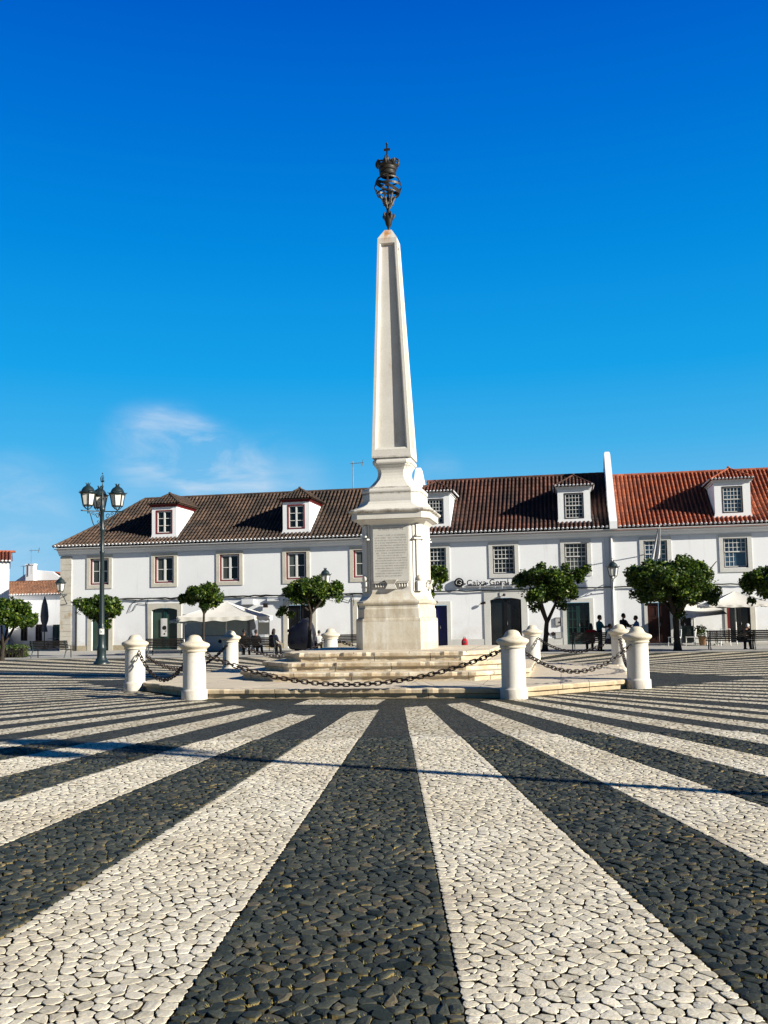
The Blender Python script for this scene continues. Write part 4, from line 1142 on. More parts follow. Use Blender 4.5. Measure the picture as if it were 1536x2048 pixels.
# --- right house: bright red roof
H3 = thing('house', 'white house at the right edge under bright orange-red tiles, with the flag', 'house')
doors3 = [(9.06,10.29,.03,2.34),(10.57,11.41,.03,2.30),(13.46,14.56,.03,2.32),(17.6,18.8,.03,2.4)]
mb = MB(); wall_with_holes(mb, 7.10, 23., 0, 6.545, [win_hole(c) for c in WX[8:]]+doors3, YF); mb.build('wall', M['plaster'], H3)
for a, b in ((7.11,8.86),(11.55,13.2),(14.83,17.36)): MB().box(a, b, YF-.035, YF+.01, .02, .40).build('base_course', M['surround_grey'], H3)
for c in WX[8:]:
    w_ = lattice(H3, c, WZ0, WZ1, 2*WH, YF, 'glass_sky', c > 13); surround(w_, c-.87, c+.87, 3.94, 6.07, .225, 'surround_grey')
cornice(H3, 7.10, 23.)
main_roof(H3, 7.1, 23., 7.1, 23., 10.28, 'tile_red')
dormer(H3, 13.93, 1.93, 9.10, 'tile_red', 'glass_sky', False); dormer(H3, 22.4, 1.9, 9.10, 'tile_red', 'glass_sky', False)
d_ = leaf_door(H3, 9.06, 10.29, .06, 2.32, 'brown_paint', None, 2); door_surround(d_, 9.06, 10.29, 2.34, .18, 'surround_grey')
d_ = leaf_door(H3, 10.57, 11.41, .06, 2.28, 'black_wood', None, 1); door_surround(d_, 10.57, 11.41, 2.30, .12, 'surround_grey')
d_ = leaf_door(H3, 13.46, 14.56, .06, 2.28, 'black_wood', 'glass', 2); door_surround(d_, 13.46, 14.56, 2.32, .26, 'surround')
jb = MB(); jb.box(13.35,13.46,YF-.06,YF+.1,.06,2.30); jb.build('door_jamb', M['red_paint'], H3)
d_ = leaf_door(H3, 17.6, 18.8, .06, 2.36, 'black_wood', None, 2); door_surround(d_, 17.6, 18.8, 2.40, .22, 'surround_grey')
dp = MB(); dp.tube([(7.20,YF-.09,.05),(7.20,YF-.09,6.1)], .075, 10)
for z in (.9,2.6,4.3): dp.box(7.11,7.29,YF-.1,YF,z,z+.05)
dp.build('downpipe', M['white_paint'], H3)

# party walls between the roofs
def party_wall(x, ztop, label, wd=.42):
    prof = [(29.42,6.56,1),(29.42,6.98,1),(29.8,7.25,1),(31.5,7.25+(ztop-7.6)*.46,.95),(33.5,ztop-.20,.85),(33.62,ztop-.06,.7),(33.8,ztop,.5),(34.1,ztop,.5),(34.4,ztop-.12,.7),(34.7,ztop-.45,.85),(37,9.2,1),(40,7.2,1),(40,6.4,1),(30,6.4,1)]
    b = MB(); a_ = [(x-wd/2*w_,y,z) for y, z, w_ in prof]; c_ = [(x+wd/2*w_,y,z) for y, z, w_ in prof]; n = len(prof)
    b.add(a_+c_, [(k,(k+1)%n,n+(k+1)%n,n+k) for k in range(n)]+[tuple(range(n))[::-1], tuple(range(n,2*n))])
    o = b.build('party_wall', M['plaster']); tag(o, label, 'wall', 'white party walls between the roofs')
party_wall(-4.40, 11.3, 'white party wall rising above the roofs just right of the obelisk neck')
party_wall(7.34, 11.72, 'white party wall between the dark red roof and the orange roof')

# --- things fixed to the facade
def on_wall(name, mb, m, label, cat, group=None):
    o = mb.build(name, m); tag(o, label, cat, group); return o
c = MB(); rnd = random.Random(9)
def sagline(x0, x1, z0, z1, y, r_, n=40, w_=.02):
    return [(x0+(x1-x0)*k/n, y, z0+(z1-z0)*k/n+rnd.gauss(0, w_)) for k in range(n+1)]
c.tube(sagline(-26.1,-4.3,3.26,3.22,YF-.11,.045,60), .042, 6); c.tube(sagline(-26.1,-4.3,3.20,3.17,YF-.09,.03,60,.03), .022, 5)
on_wall('cable', c, M['cable'], 'black cable bundle strung along the left house between its two floors', 'cable', 'cables along the fronts')
c = MB(); c.tube(sagline(-3.9,23,3.24,3.30,YF-.10,.04,60,.015), .036, 6)
on_wall('cable', c, M['cable'], 'black cable running along the right-hand houses below the sign', 'cable', 'cables along the fronts')
c = MB(); c.tube([(-21.1,YF-.04,3.2),(-21.15,YF-.04,3.0),(-21.12,YF-.04,.4)], .018, 5); c.tube([(-21.9,YF-.04,3.15),(-22.2,YF-.04,2.9),(-22.4,YF-.05,2.4),(-22.1,YF-.04,2.5),(-21.8,YF-.05,2.95),(-21.2,YF-.04,2.85)], .016, 5)
on_wall('cable', c, M['cable'], 'thin loose cable drooping beside the arched shop window', 'cable', 'cables along the fronts')
c = MB(); c.tube([(-8.0,YF-.04,3.2),(-7.9,YF-.05,2.7),(-7.95,YF-.04,2.5)], .016, 5); c.tube([(-8.9,YF-.05,3.1),(-8.5,YF-.07,2.9),(-8.1,YF-.05,2.75),(-8.0,YF-.05,3.0)], .014, 5)
on_wall('cable', c, M['cable'], 'thin loose cable drooping left of the pedestal', 'cable', 'cables along the fronts')

def text_mesh(name, body, size, loc, ext, m, parent=None):
    cu = bpy.data.curves.new(name, 'FONT'); cu.body = body; cu.size = size; cu.extrude = ext; cu.space_character = 1.08; cu.offset = .005
    t_ = bpy.data.objects.new(name, cu); col.objects.link(t_)
    bpy.context.view_layer.update()
    me = bpy.data.meshes.new_from_object(t_.evaluated_get(bpy.context.evaluated_depsgraph_get()))
    col.objects.unlink(t_); bpy.data.objects.remove(t_); bpy.data.curves.remove(cu)
    me.transform(Matrix.Translation(loc) @ Matrix.Rotation(R(90), 4, 'X'))
    me.materials.clear(); me.materials.append(m)
    o = bpy.data.objects.new(name, me); col.objects.link(o); o.parent = parent
    return o
sg_ = thing('wall_sign', 'dark raised lettering with round emblem on the white wall above the arched doorway', 'sign')
text_mesh('lettering', 'Caixa Geral de Depósitos', .47, (-1.12, YF-.15, 3.55), .03, M['sign'], sg_)
lb = MB()
Ml = Matrix.Translation((-1.56,YF-.10,3.73)) @ Matrix.Rotation(R(90),4,'X')
lb.lathe([(.28,0),(.28,.10)], 28, M=Ml, smooth=False)
lb.tube([(-1.56+.17*math.cos(t), YF-.21, 3.73+.17*math.sin(t)) for t in [R(20)+R(200)*k/14 for k in range(15)]]+[(-1.70,YF-.21,3.66),(-1.50,YF-.21,3.60),(-1.40,YF-.21,3.68),(-1.52,YF-.21,3.75)], .022, 6, 1)
lb.build('emblem', [M['sign'], M['grey_box']], sg_)
rl = MB(); rl.box(-1.25,4.6,YF-.14,YF-.10,3.46,3.49)
for x in (-1.5,0,1.5,3,4.4): rl.box(x-.02,x+.02,YF-.10,YF,3.44,3.52)
rl.build('rail', M['grey_box'], sg_)
def flood(x, z, label, sz=.24):
    b = MB(); b.box(x-sz/2,x+sz/2,YF-.30,YF-.12,z-sz/2,z+sz/2); b.tube([(x,YF-.12,z),(x,YF,z+.05)],.02,6)
    on_wall('floodlight', b, M['dark_paint'], label, 'floodlight', 'small black floodlights on the fronts')
flood(-13.38, 2.64, 'small black floodlight right of the kiosk canopy', .25)
def spot(x, z, label):
    b = MB(); b.tube([(x-.14,YF-.13,z-.02),(x+.14,YF-.20,z+.03)], [.055,.07], 10); b.tube([(x,YF-.14,z),(x,YF,z+.04)],.02,6)
    on_wall('spotlight', b, M['dark_paint'], label, 'spotlight', 'small spotlights on the fronts')
spot(-3.0,2.60,'small dark spotlight over the blue door'); spot(-.19,2.50,'small dark spotlight left of the black arched doorway')
b = MB(); b.ball((1.05,YF-.20,2.96),.085,nu=12,nv=8); b.tube([(1.05,YF-.1,2.96),(1.05,YF,3.0)],.03,6); b.box(.74,.78,YF-.08,YF,2.86,3.10)
on_wall('camera_dome', b, M['dark_paint'], 'small dark ball fitting over the black arched doorway', 'fitting')
b = MB(); b.box(3.90,4.24,YF-.06,YF,1.11,1.59); frame_ring(b,3.90,4.24,1.11,1.59,.025,YF-.075,YF-.06,1); b.box(4.10,4.2,YF-.075,YF-.06,1.28,1.36,1)
on_wall('meter_box', b, [M['grey_box'], M['dark_paint']], 'upper grey meter box left of the green door', 'meter box', 'meter boxes beside the green door')
b = MB(); b.box(3.92,4.28,YF-.06,YF,.40,.76); frame_ring(b,3.92,4.28,.40,.76,.02,YF-.07,YF-.06)
on_wall('meter_box', b, M['grey_box'], 'lower grey meter box left of the green door', 'meter box', 'meter boxes beside the green door')
for x, lab in ((3.47,'left one of two round dark vents low on the wall'),(3.78,'right one of two round dark vents low on the wall')):
    b = MB(); b.lathe([(.115,0),(.115,.03),(.09,.045)],20,M=Matrix.Translation((x,YF,.66)) @ Matrix.Rotation(R(90),4,'X'),smooth=False)
    on_wall('vent', b, M['dark_paint'], lab, 'vent', 'round wall vents')
b = MB(); b.box(-14.9,-14.1,YF-.32,YF,2.72,3.05); b.box(-14.85,-14.15,YF-.33,YF-.32,2.75,3.02)
on_wall('air_conditioner', b, M['plaster_trim'], 'white air conditioner box over the kiosk canopy', 'air conditioner')
b = MB(); b.box(-13.30,-12.55,YF-.16,YF,2.90,3.06)
on_wall('shutter_box', b, M['plaster_trim'], 'narrow white box on the wall right of the kiosk canopy', 'box')
def wall_lantern(x, z, label, s=.95, y=YF-.85):
    t = thing('wall_lantern', label, 'lantern', (x,y,z), 0, 'wall lanterns on the fronts')
    lantern_parts(t, s, .04)
    b = MB(); L = YF-y
    b.tube([(0,-.12,0),(0,L,0)], .028, 6); b.tube([(0,.15,-.02),(0,.45,-.22),(0,.70,-.50),(0,L-.02,-.62)], .024, 6)
    b.tube([(0,.42+.12*math.cos(t_)*(1-t_/9),-.15+.12*math.sin(t_)*(1-t_/9)) for t_ in [k*.45 for k in range(16)]], .016, 5)
    b.box(-.05,.05,L-.04,L,-.72,.12)
    b.build('bracket', M['lamp_iron'], t)
wall_lantern(-9.45,3.66,'black wall lantern between the bushy tree and the pedestal'); wall_lantern(7.20,3.64,'black wall lantern on the right, between the two big trees, before the downpipe'); wall_lantern(-26.6,3.60,'black wall lantern on the far left corner of the house')
fl = thing('flag', 'limp white flag on a slanting pole under the eave of the right house', 'flag', (9.75,28.6,0))
b = MB(); b.tube([(.12,1.4,5.15),(0,-.1,6.52)], .022, 8); b.ball((0,-.11,6.55),.035,nu=8,nv=6); b.build('flag_pole', M['white_paint'], fl)
b = MB(); nU, nV = 12, 16
g_ = []
for j in range(nV+1):
    for i in range(nU+1):
        u, v_ = i/nU, j/nV
        wdt = .10+.44*v_**.7
        x = -.02-.22*v_+(u-.5)*wdt+.03*math.sin(u*9+v_*3); y = -.05+.25*v_*.3+.09*math.sin(u*13+v_*2)*(.4+v_); zt = 6.42-1.62*v_-.12*math.sin(u*3.1)*v_
        g_.append((x,y,zt))
b.add(g_, [(j*(nU+1)+i, j*(nU+1)+i+1, (j+1)*(nU+1)+i+1, (j+1)*(nU+1)+i) for j in range(nV) for i in range(nU)], 0, True)
b.build('cloth', M['cloth_white'], fl)
def aerial(x, y, z, h_, label, rz=0, n=6):
    t = thing('aerial', label, 'aerial', (x,y,z), rz, 'television aerials')
    b = MB(); b.tube([(0,0,-.3),(0,0,h_)], .028, 6); b.build('mast', M['antenna'], t)
    b = MB(); b.tube([(-.15,0,h_-.15),(.75,0,h_-.12)], .018, 5)
    for k in range(n): b.tube([(-.1+k*.14,-.28+.02*k,h_-.14),(-.1+k*.14,.28-.02*k,h_-.14)], .012, 5)
    b.tube([(.62,0,h_-.35),(.72,0,h_+.1)], .03, 5)
    b.build('receiver', M['antenna'], t)
aerial(-8.86,34.5,10.2,1.85,'thin aerial on the dark roof left of the obelisk')

# --- buildings down the side street on the left
def far_house(name, label, x0, x1, y0, y1, zw, zr, m, openings, ridge_x=True, ov=.3, cat='house', blank=False):
    t = thing(name, label, cat)
    b = MB(); wall_with_holes(b, x0, x1, 0, zw, [o[:4] for o in openings], y0, .18)
    for x in (x0, x1): b.quad((x,y0,0),(x,y1,0),(x,y1,zw),(x,y0,zw))
    b.quad((x0,y1,0),(x1,y1,0),(x1,y1,zw),(x0,y1,zw)); b.build('wall', M['plaster'], t)
    rb = MB(); ym = (y0+y1)/2; run = ym-y0+ov; L = math.hypot(run, zr-zw)
    tiles(rb, (x0-.15,y0-ov,zw), (1,0,0), (0,run,zr-zw), x1-x0+.3, lambda u: (0,L), pitch=.25, course=.4)
    rb.quad((x0-.15,ym,zr),(x1+.15,ym,zr),(x1+.15,y1+ov,zw),(x0-.15,y1+ov,zw)); hip_tube(rb,(x0-.15,ym,zr+.03),(x1+.15,ym,zr+.03),.1)
    rb.build('roof', [M[m], M['plaster_trim']], t)
    for (a, b_, c_, d, nm, mm) in openings:
        o = MB(); frame_ring(o, a, b_, c_, d, .07, y0+.02, y0+.12); o.box((a+b_)/2-.03,(a+b_)/2+.03,y0+.02,y0+.12,c_+.07,d-.07)
        if nm == 'door': o.box(a+.07,b_-.07,y0+.05,y0+.1,c_+.07,d-.07)
        else: o.quad((a,y0+.10,c_),(b_,y0+.10,c_),(b_,y0+.10,d),(a,y0+.10,d),1)
        o.build(nm, [M[mm], M['glass']], t)
    return t
far_house('cottage', 'low white cottage with brown tile roof down the side street', -42.5,-33.5,44,50,4.15,5.35,'tile_tan',[(-38.55,-37.95,.5,2.0,'window','dark_paint'),(-37.25,-36.65,.45,1.8,'window','dark_paint'),(-35.75,-35.1,.05,1.75,'door','green_paint')])
h_ = far_house('house', 'white house cut by the left edge with orange roof', -11,-.05,0,9,6.45,7.5,'tile_red',[(-1.9,-1.0,3.4,4.7,'window','dark_paint'),(-1.75,-.85,.1,2.0,'door','blue_paint')])
h_.location = (-35.75,38,0); h_.rotation_euler = (0,0,R(33))
gb = thing('gable_house', 'plain white gable with square chimney rising behind the low cottage', 'house')
b = MB(); prof = [(-44.2,5.1),(-43.07,5.61),(-41.68,6.46),(-40.9,6.57),(-39.37,6.35),(-38.65,5.85),(-38.0,5.3),(-38.0,0),(-44.2,0)]
n = len(prof); b.add([(x,50.2,z) for x,z in prof]+[(x,58,z) for x,z in prof], [tuple(range(n)),tuple(range(n,2*n))[::-1]]+[(k,(k+1)%n,n+(k+1)%n,n+k) for k in range(n)])
b.build('wall', M['plaster'], gb)
b = MB(); b.box(-41.72,-40.95,49.75,50.19,5.3,7.0); b.box(-41.78,-40.89,49.70,50.22,7.0,7.1); 
b.build('chimney', M['plaster'], gb)
rb = MB(); rb.quad((-39.4,50.4,6.42),(-36.5,50.4,5.2),(-36.5,58,5.2),(-39.4,58,6.42)); rb.box(-39.0,-36.4,50.3,50.4,5.1,5.3); rb.build('roof', M['tile_red'], gb)
aerial(-41.1,49.6,6.5,1.9,'tall aerial beside the square chimney on the far left',R(10)); aerial(-42.4,50.5,5.3,1.8,'lower of the aerials above the left cottage',R(-20),7)

# ------------------------------------------------------------------ trees
def leaf_mat():
    m, nt, b = base_mat('citrus_leaves'); pos = worldpos(nt)
    geo = nt.nodes.new('ShaderNodeNewGeometry')
    r = ramp(nt, [(0,(.012,.034,.007)),(.45,(.034,.078,.010)),(.80,(.085,.145,.013)),(1,(.22,.27,.03))]); nt.links.new(geo.outputs['Random Per Island'], r.inputs['Fac'])
    n = noise(nt, 1.6, 3, .5, pos); out = mixc(nt, .7, r.outputs['Color'], mixc(nt, 1., r.outputs['Color'], n.outputs['Fac'], 'OVERLAY'))
    nt.links.new(out, b.inputs['Base Color']); b.inputs['Roughness'].default_value = .42; b.inputs['Specular IOR Level'].default_value = .4
    tr = nt.nodes.new('ShaderNodeBsdfTranslucent'); nt.links.new(out, tr.inputs['Color'])
    mx = nt.nodes.new('ShaderNodeMixShader'); mx.inputs[0].default_value = .28
    nt.links.new(b.outputs[0], mx.inputs[1]); nt.links.new(tr.outputs[0], mx.inputs[2])
    nt.links.new(mx.outputs[0], nt.nodes['Material Output'].inputs['Surface'])
    return m
M['leaf'] = leaf_mat()
M['bark'] = mat('dark_bark', (.055,.045,.035), (.03,.024,.02), 6, .95, .6, .02, stretch=(3,3,.6), fine=30)
def leaf(mb, p, rnd, L):
    d = Vector((rnd.gauss(0,1), rnd.gauss(0,1), rnd.gauss(.15,.8))).normalized()
    s = d.cross(Vector((rnd.gauss(0,1), rnd.gauss(0,1), rnd.gauss(0,1)))).normalized(); n = d.cross(s)
    w_ = L*.30; a = p-d*L*.5; c_ = p+d*L*.5; mid = p+n*L*.05
    mb.add([tuple(a), tuple(mid+s*w_), tuple(c_), tuple(mid-s*w_)], [(0,1,2,3)])
def tree(label, loc, rx, ry, z0, z1, lean=(0,0), forks=3, seed=0, dens=1., lobes=None, tr=.11, fork_z=None):
    rnd = random.Random(seed)
    t = thing('citrus_tree', label, 'tree', loc, 0, 'small clipped citrus trees in front of the houses')
    fz = fork_z or z0-.05
    b = MB(); cx, cy_ = lean
    k = 7
    pts = [(cx*.8*(i/k)**1.3+rnd.gauss(0,.012)*(i > 0), cy_*.8*(i/k)+rnd.gauss(0,.012)*(i > 0), -.05+(fz+.05)*i/k) for i in range(k+1)]
    b.tube(pts, [tr*(1.5 if i == 0 else 1.12 if i == 1 else 1-.25*i/k) for i in range(k+1)], 10)
    p0 = Vector(pts[-1])
    for f in range(forks):
        a = 2*math.pi*f/forks+rnd.uniform(-.3,.3)+.2
        e = Vector((cx+math.cos(a)*rx*.55, cy_+math.sin(a)*ry*.55, z0+(z1-z0)*rnd.uniform(.45,.65)))
        m_ = p0.lerp(e, .5)+Vector((math.cos(a)*.06, math.sin(a)*.06, .02))
        b.tube([p0-Vector((0,0,.08)), m_, e], [tr*.7, tr*.5, tr*.25], 7)
        for q in range(3):
            e2 = e+Vector((rnd.gauss(0,.25*rx), rnd.gauss(0,.25*ry), rnd.uniform(-.1,.4)*(z1-z0)))
            b.tube([m_.lerp(e,.6), m_.lerp(e2,.75), e2], [tr*.34, tr*.22, tr*.10], 5)
    b.build('trunk', M['bark'], t)
    # crown: many leafy twigs in clumps over an uneven flattened dome
    cb_ = MB(); zc, rz_ = (z0+z1)/2, (z1-z0)/2
    clumps = []
    nl_ = int(13+7*dens)
    for q_ in range(nl_):
        a = 2.39996*q_+rnd.uniform(-.5,.5)+seed; rr_ = math.sqrt((q_+.5)/nl_)*rnd.uniform(.74,.92)
        hgt = math.sqrt(max(0, 1-rr_*rr_))
        lx, ly = cx+math.cos(a)*rr_*rx, cy_+math.sin(a)*rr_*ry
        lz = zc+rz_*(rnd.uniform(-.55,.72) if q_ % 3 else .72)*max(hgt,.35)
        lr = min(rx,ry)*rnd.uniform(.26,.44)
        for _ in range(int(rnd.uniform(5,9))):
            d = Vector((rnd.gauss(0,1),rnd.gauss(0,1),rnd.gauss(0,.8))).normalized()*lr*rnd.uniform(.35,1.)
            z_ = min(max(lz+d.z*rz_/min(rx,1.4), z0+.12), z1+.02)
            clumps.append((lx+d.x, ly+d.y, z_, rnd.uniform(.16,.30)*min(rx,1.7)/1.3))
    if lobes: clumps += [(cx+a, cy_+b_, c_, r_) for a, b_, c_, r_ in lobes]
    for x, y, z, r_ in clumps:
        nl = int(r_*r_*1900)+16
        for _ in range(nl):
            d = Vector((rnd.gauss(0,1), rnd.gauss(0,1), rnd.gauss(0,.85))); d.normalize(); d *= r_*rnd.random()**.45
            leaf(cb_, Vector((x,y,z))+d, rnd, rnd.uniform(.11,.20))
    for _ in range(int(260*dens)):           # stray shoots on the outline
        a, e = rnd.uniform(0,6.28), rnd.uniform(-.5,1.2)
        d = Vector((math.cos(a)*math.cos(e)*rx, math.sin(a)*math.cos(e)*ry, math.sin(e)*rz_))*rnd.uniform(.72,.98)
        leaf(cb_, Vector((cx,cy_,zc))+d, rnd, rnd.uniform(.09,.14))
    cb_.build('crown', M['leaf'], t)
    return t
tree('small citrus tree cut by the left edge of the picture, above a hedge', (-22.1,16.0,0), 1.5,1.4,1.42,2.8,(.05,.0),4,11,.9,[(1.35,0,2.0,.25),(1.5,-.1,1.75,.2)],fork_z=.75)
tree('small citrus tree behind the pole of the tall street lamp', (-19.0,20.0,0), 1.22,1.15,1.85,3.05,(-.25,0),3,12,.85,[(.95,0,2.55,.22),(1.05,.1,2.75,.15),(.45,0,1.75,.3),(.55,0,1.55,.2)])
tree('small round-headed citrus tree on thin stem before the kiosk', (-13.3,19.5,0), 1.08,1.0,2.22,3.52,(0.05,0),3,13,.75,None,.07)
tree('citrus tree left of the pedestal with wide ragged crown, black cover below', (-8.75,22.8,0), 1.62,1.4,2.15,3.75,(.15,0),4,14,1.1,[(-1.55,0,2.25,.3),(-1.75,0,2.05,.22),(-1.15,.1,2.0,.25),(.3,0,3.85,.25),(1.5,0,2.8,.25)])
tree('citrus tree mostly hidden behind the right side of the pedestal', (-2.35,20.0,0), 1.15,1.2,2.55,4.2,(0,0),3,15,.9)
tree('citrus tree with forked dark trunk and crown stretched right, before the arched doorway', (3.5,19.6,0), 1.45,1.4,2.1,3.85,(.15,0),3,16,1.15,[(1.25,0,3.55,.33),(1.55,0,3.65,.30),(1.85,0,3.80,.26),(.9,0,3.95,.2),(1.55,.1,3.35,.22),(-.2,0,4.0,.25),(.7,0,2.15,.3),(-.6,0,2.1,.28)],.13,1.45)
tree('largest citrus tree, dense dark crown right of the wall lantern', (9.3,18.4,0), 2.0,1.8,1.72,4.0,(-.05,0),5,17,1.7,[(.3,0,4.12,.2),(-1.0,0,3.9,.25),(1.65,0,2.2,.25),(.2,0,1.65,.3)],.15)
tree('citrus tree cut by the right edge of the picture', (13.75,17.6,0), 1.75,1.6,1.95,3.55,(-.05,0),4,18,1.1,[(-1.5,0,2.7,.3),(-1.35,0,2.15,.2)])
hd = MB(); rnd = random.Random(31)
hb_ = thing('hedge', 'low clipped hedge behind slatted edging at the left edge', 'hedge', (-24.2,19.6,0))
for _ in range(2600):
    leaf(hd, Vector((rnd.uniform(-1.7,1.25), rnd.uniform(-.3,.3), rnd.uniform(.05,.70))), rnd, rnd.uniform(.06,.1))
hd.build('foliage', M['leaf'], hb_)
b = MB()
for k in range(16): b.box(-1.75+k*.195,-1.75+k*.195+.05,-.42,-.39,0,.42)
b.box(-1.78,1.27,-.43,-.38,.36,.42); b.build('edging', M['bench_wood'], hb_)
b = MB(); b.box(-1.6,1.1,-.22,.22,0,.5); b.build('soil_box', M['bark'], hb_)

# ------------------------------------------------------------------ benches, chairs, kiosk, parasols
def bench(label, loc, rz, L=2.05):
    t = thing('bench', label, 'bench', loc, rz, 'dark slatted benches')
    s = MB()
    for k in range(4): s.box(-L/2, L/2, -.02+.115*k, .075+.115*k, .425, .46)
    s.build('seat', M['bench_wood'], t)
    bk = MB()
    for k in range(5): bk.box(-L/2, L/2, -.075-.028*k, -.045-.028*k, .50+.082*k, .50+.082*k+.068)
    bk.build('backrest', M['bench_wood'], t)
    for x in (-L/2+.12, L/2-.12):
        l = MB(); l.tube([(x,-.26,.0),(x,-.06,.40),(x,-.10,.55),(x,-.22,.90)], .028, 6); l.tube([(x,.42,.0),(x,.40,.43),(x,-.05,.42)], .028, 6)
        l.tube([(x,.40,.44),(x,.40,.62),(x,-.12,.64)], .022, 6); l.build('leg', M['lamp_iron'], t)
    return t
BN = bench('dark slatted bench at far left, in front of the side street', (-20.85,18.15,0), 0)
for lab, loc, rz in (('dark slatted bench in front of the arched shop window',(-15.55,20.1,0),0),('dark slatted bench on which three people sit with their backs turned',(-10.3,18.9,0),R(0)),
    ('dark slatted bench immediately left of the pedestal',(-7.05,24.4,0),0),('dark slatted bench with seated woman in red, right of the forked tree',(5.72,18.7,0),R(10)),
    ('dark slatted bench at right with grey-haired person at its end',(11.65,18.85,0),0),('dark slatted bench cut by the right edge',(13.5,18.7,0),0)):
    again(BN, lab, loc, rz)
def cafe_chair(label, loc, rz, m='white_paint', group='white cafe chairs'):
    t = thing('cafe_chair', label, 'chair', loc, rz, group)
    s = MB(); s.box(-.24,.24,-.22,.24,.42,.46); s.build('seat', M[m], t)
    k = MB(); k.tube([(-.22,-.22,.44),(-.23,-.28,.82),(.23,-.28,.82),(.22,-.22,.44)], .022, 6); k.tube([(-.22,-.25,.62),(.22,-.25,.62)], .018, 6)
    for x in (-.11,0,.11): k.tube([(x,-.22,.45),(x,-.28,.82)], .012, 5)
    k.build('backrest', M[m], t)
    for x in (-.21,.21):
        for y in (-.19,.21):
            l = MB(); l.tube([(x*1.1,y*1.1,0),(x,y,.43)], .02, 6); l.build('leg', M[m], t)
    return t
ch = cafe_chair('white cafe chair between the potted plant and the bench', (11.72,24.9,.035), R(185))
again(ch, 'white cafe chair half hidden behind the slatted bench at right', (12.35,24.7,.035), R(170)); again(ch, 'white cafe chair beside the glass windbreak post', (10.75,25.3,.035), R(80)); again(ch, 'white cafe chair at the right edge behind the last bench', (14.7,24.8,.035), R(200))
again(ch, 'white cafe chair under the big tree', (9.95,25.2,.035), R(140))
def cafe_table(label, loc, m='lamp_iron'):
    t = thing('cafe_table', label, 'table', loc, 0, 'small round cafe tables')
    a = MB(); a.lathe([(.36,.72),(.37,.73),(.37,.745),(.36,.75)],24); a.build('table_top', M[m], t)
    a = MB(); a.tube([(0,0,.03),(0,0,.72)],.03,8)
    for k in range(3): a.tube([(0,0,.12),(.28*math.cos(k*2.09),.28*math.sin(k*2.09),.02)],.022,6)
    a.build('leg', M[m], t); return t
cafe_table('small dark cafe table near the white chairs at right', (12.05,25.4,.035))
cc = cafe_chair('dark cafe chair near the green cottage door', (-30.2,36.5,.035), .4, 'lamp_iron', 'dark cafe chairs at far left'); again(cc, 'dark cafe chair beside the folded grey parasol', (-31.3,36.2,.035), 2.2)
cafe_table('small dark cafe table under the folded grey parasol', (-30.8,35.6,.035))
# windbreak and sail awning
wbk = thing('windbreak', 'glass windbreak with white posts beneath the sail awning', 'windbreak', (11.08,26.6,.035))
b = MB()
for x, z in ((0,1.35),(-.62,1.0)): b.tube([(x,0,0),(x,0,z)],.03,8)
b.tube([(0,0,.06),(.62,-.2,.06)],.02,6); b.tube([(0,0,.34),(.62,-.2,.34)],.02,6); b.tube([(.62,-.2,0),(.62,-.2,.62)],.025,6)
b.build('posts', M['white_paint'], wbk)
b = MB(); b.box(-.60,-.02,-.012,.012,.12,1.0); b.build('glass_panel', M['glass_shop'], wbk)
aw = thing('sail_awning', 'small white sail awning under the big tree, pulled taut to the wall', 'awning')
b = MB(); A_, B_, C_ = Vector((10.35,26.2,1.40)), Vector((12.75,26.3,1.62)), Vector((11.2,30.0,2.25)); D_ = Vector((12.9,30,2.05))
nn = 8; g_ = []
for j in range(nn+1):
    for i in range(nn+1):
        u, v_ = i/nn, j/nn; p = (A_*(1-u)+B_*u)*(1-v_)+(C_*(1-u)+D_*u)*v_; p = p-Vector((0,0,.10*math.sin(math.pi*u)*math.sin(math.pi*v_)))
        g_.append(tuple(p))
b.add(g_, [(j*(nn+1)+i,j*(nn+1)+i+1,(j+1)*(nn+1)+i+1,(j+1)*(nn+1)+i) for j in range(nn) for i in range(nn)],0,True)
b.build('cloth', M['canvas'], aw)
b = MB(); b.tube([(10.35,26.2,.035),(10.35,26.2,1.42)],.025,6); b.build('post', M['white_paint'], aw)
pt_ = thing('potted_plant', 'leafy plant in a tan pot beside the white cafe chair', 'plant', (11.45,26.0,.035))
b = MB(); b.lathe([(.16,0),(.20,.05),(.24,.40),(.26,.42),(.26,.46),(.22,.46),(.2,.42)],20); b.build('pot', M['terracotta'], pt_)
b = MB(); rnd = random.Random(8)
for _ in range(420):
    d = Vector((rnd.gauss(0,1),rnd.gauss(0,1),rnd.gauss(0,1))).normalized()*rnd.random()**.4
    leaf(b, Vector((-.12+d.x*.36,d.y*.3,.72+d.z*.32)), rnd, rnd.uniform(.08,.13))
b.build('foliage', M['leaf'], pt_)
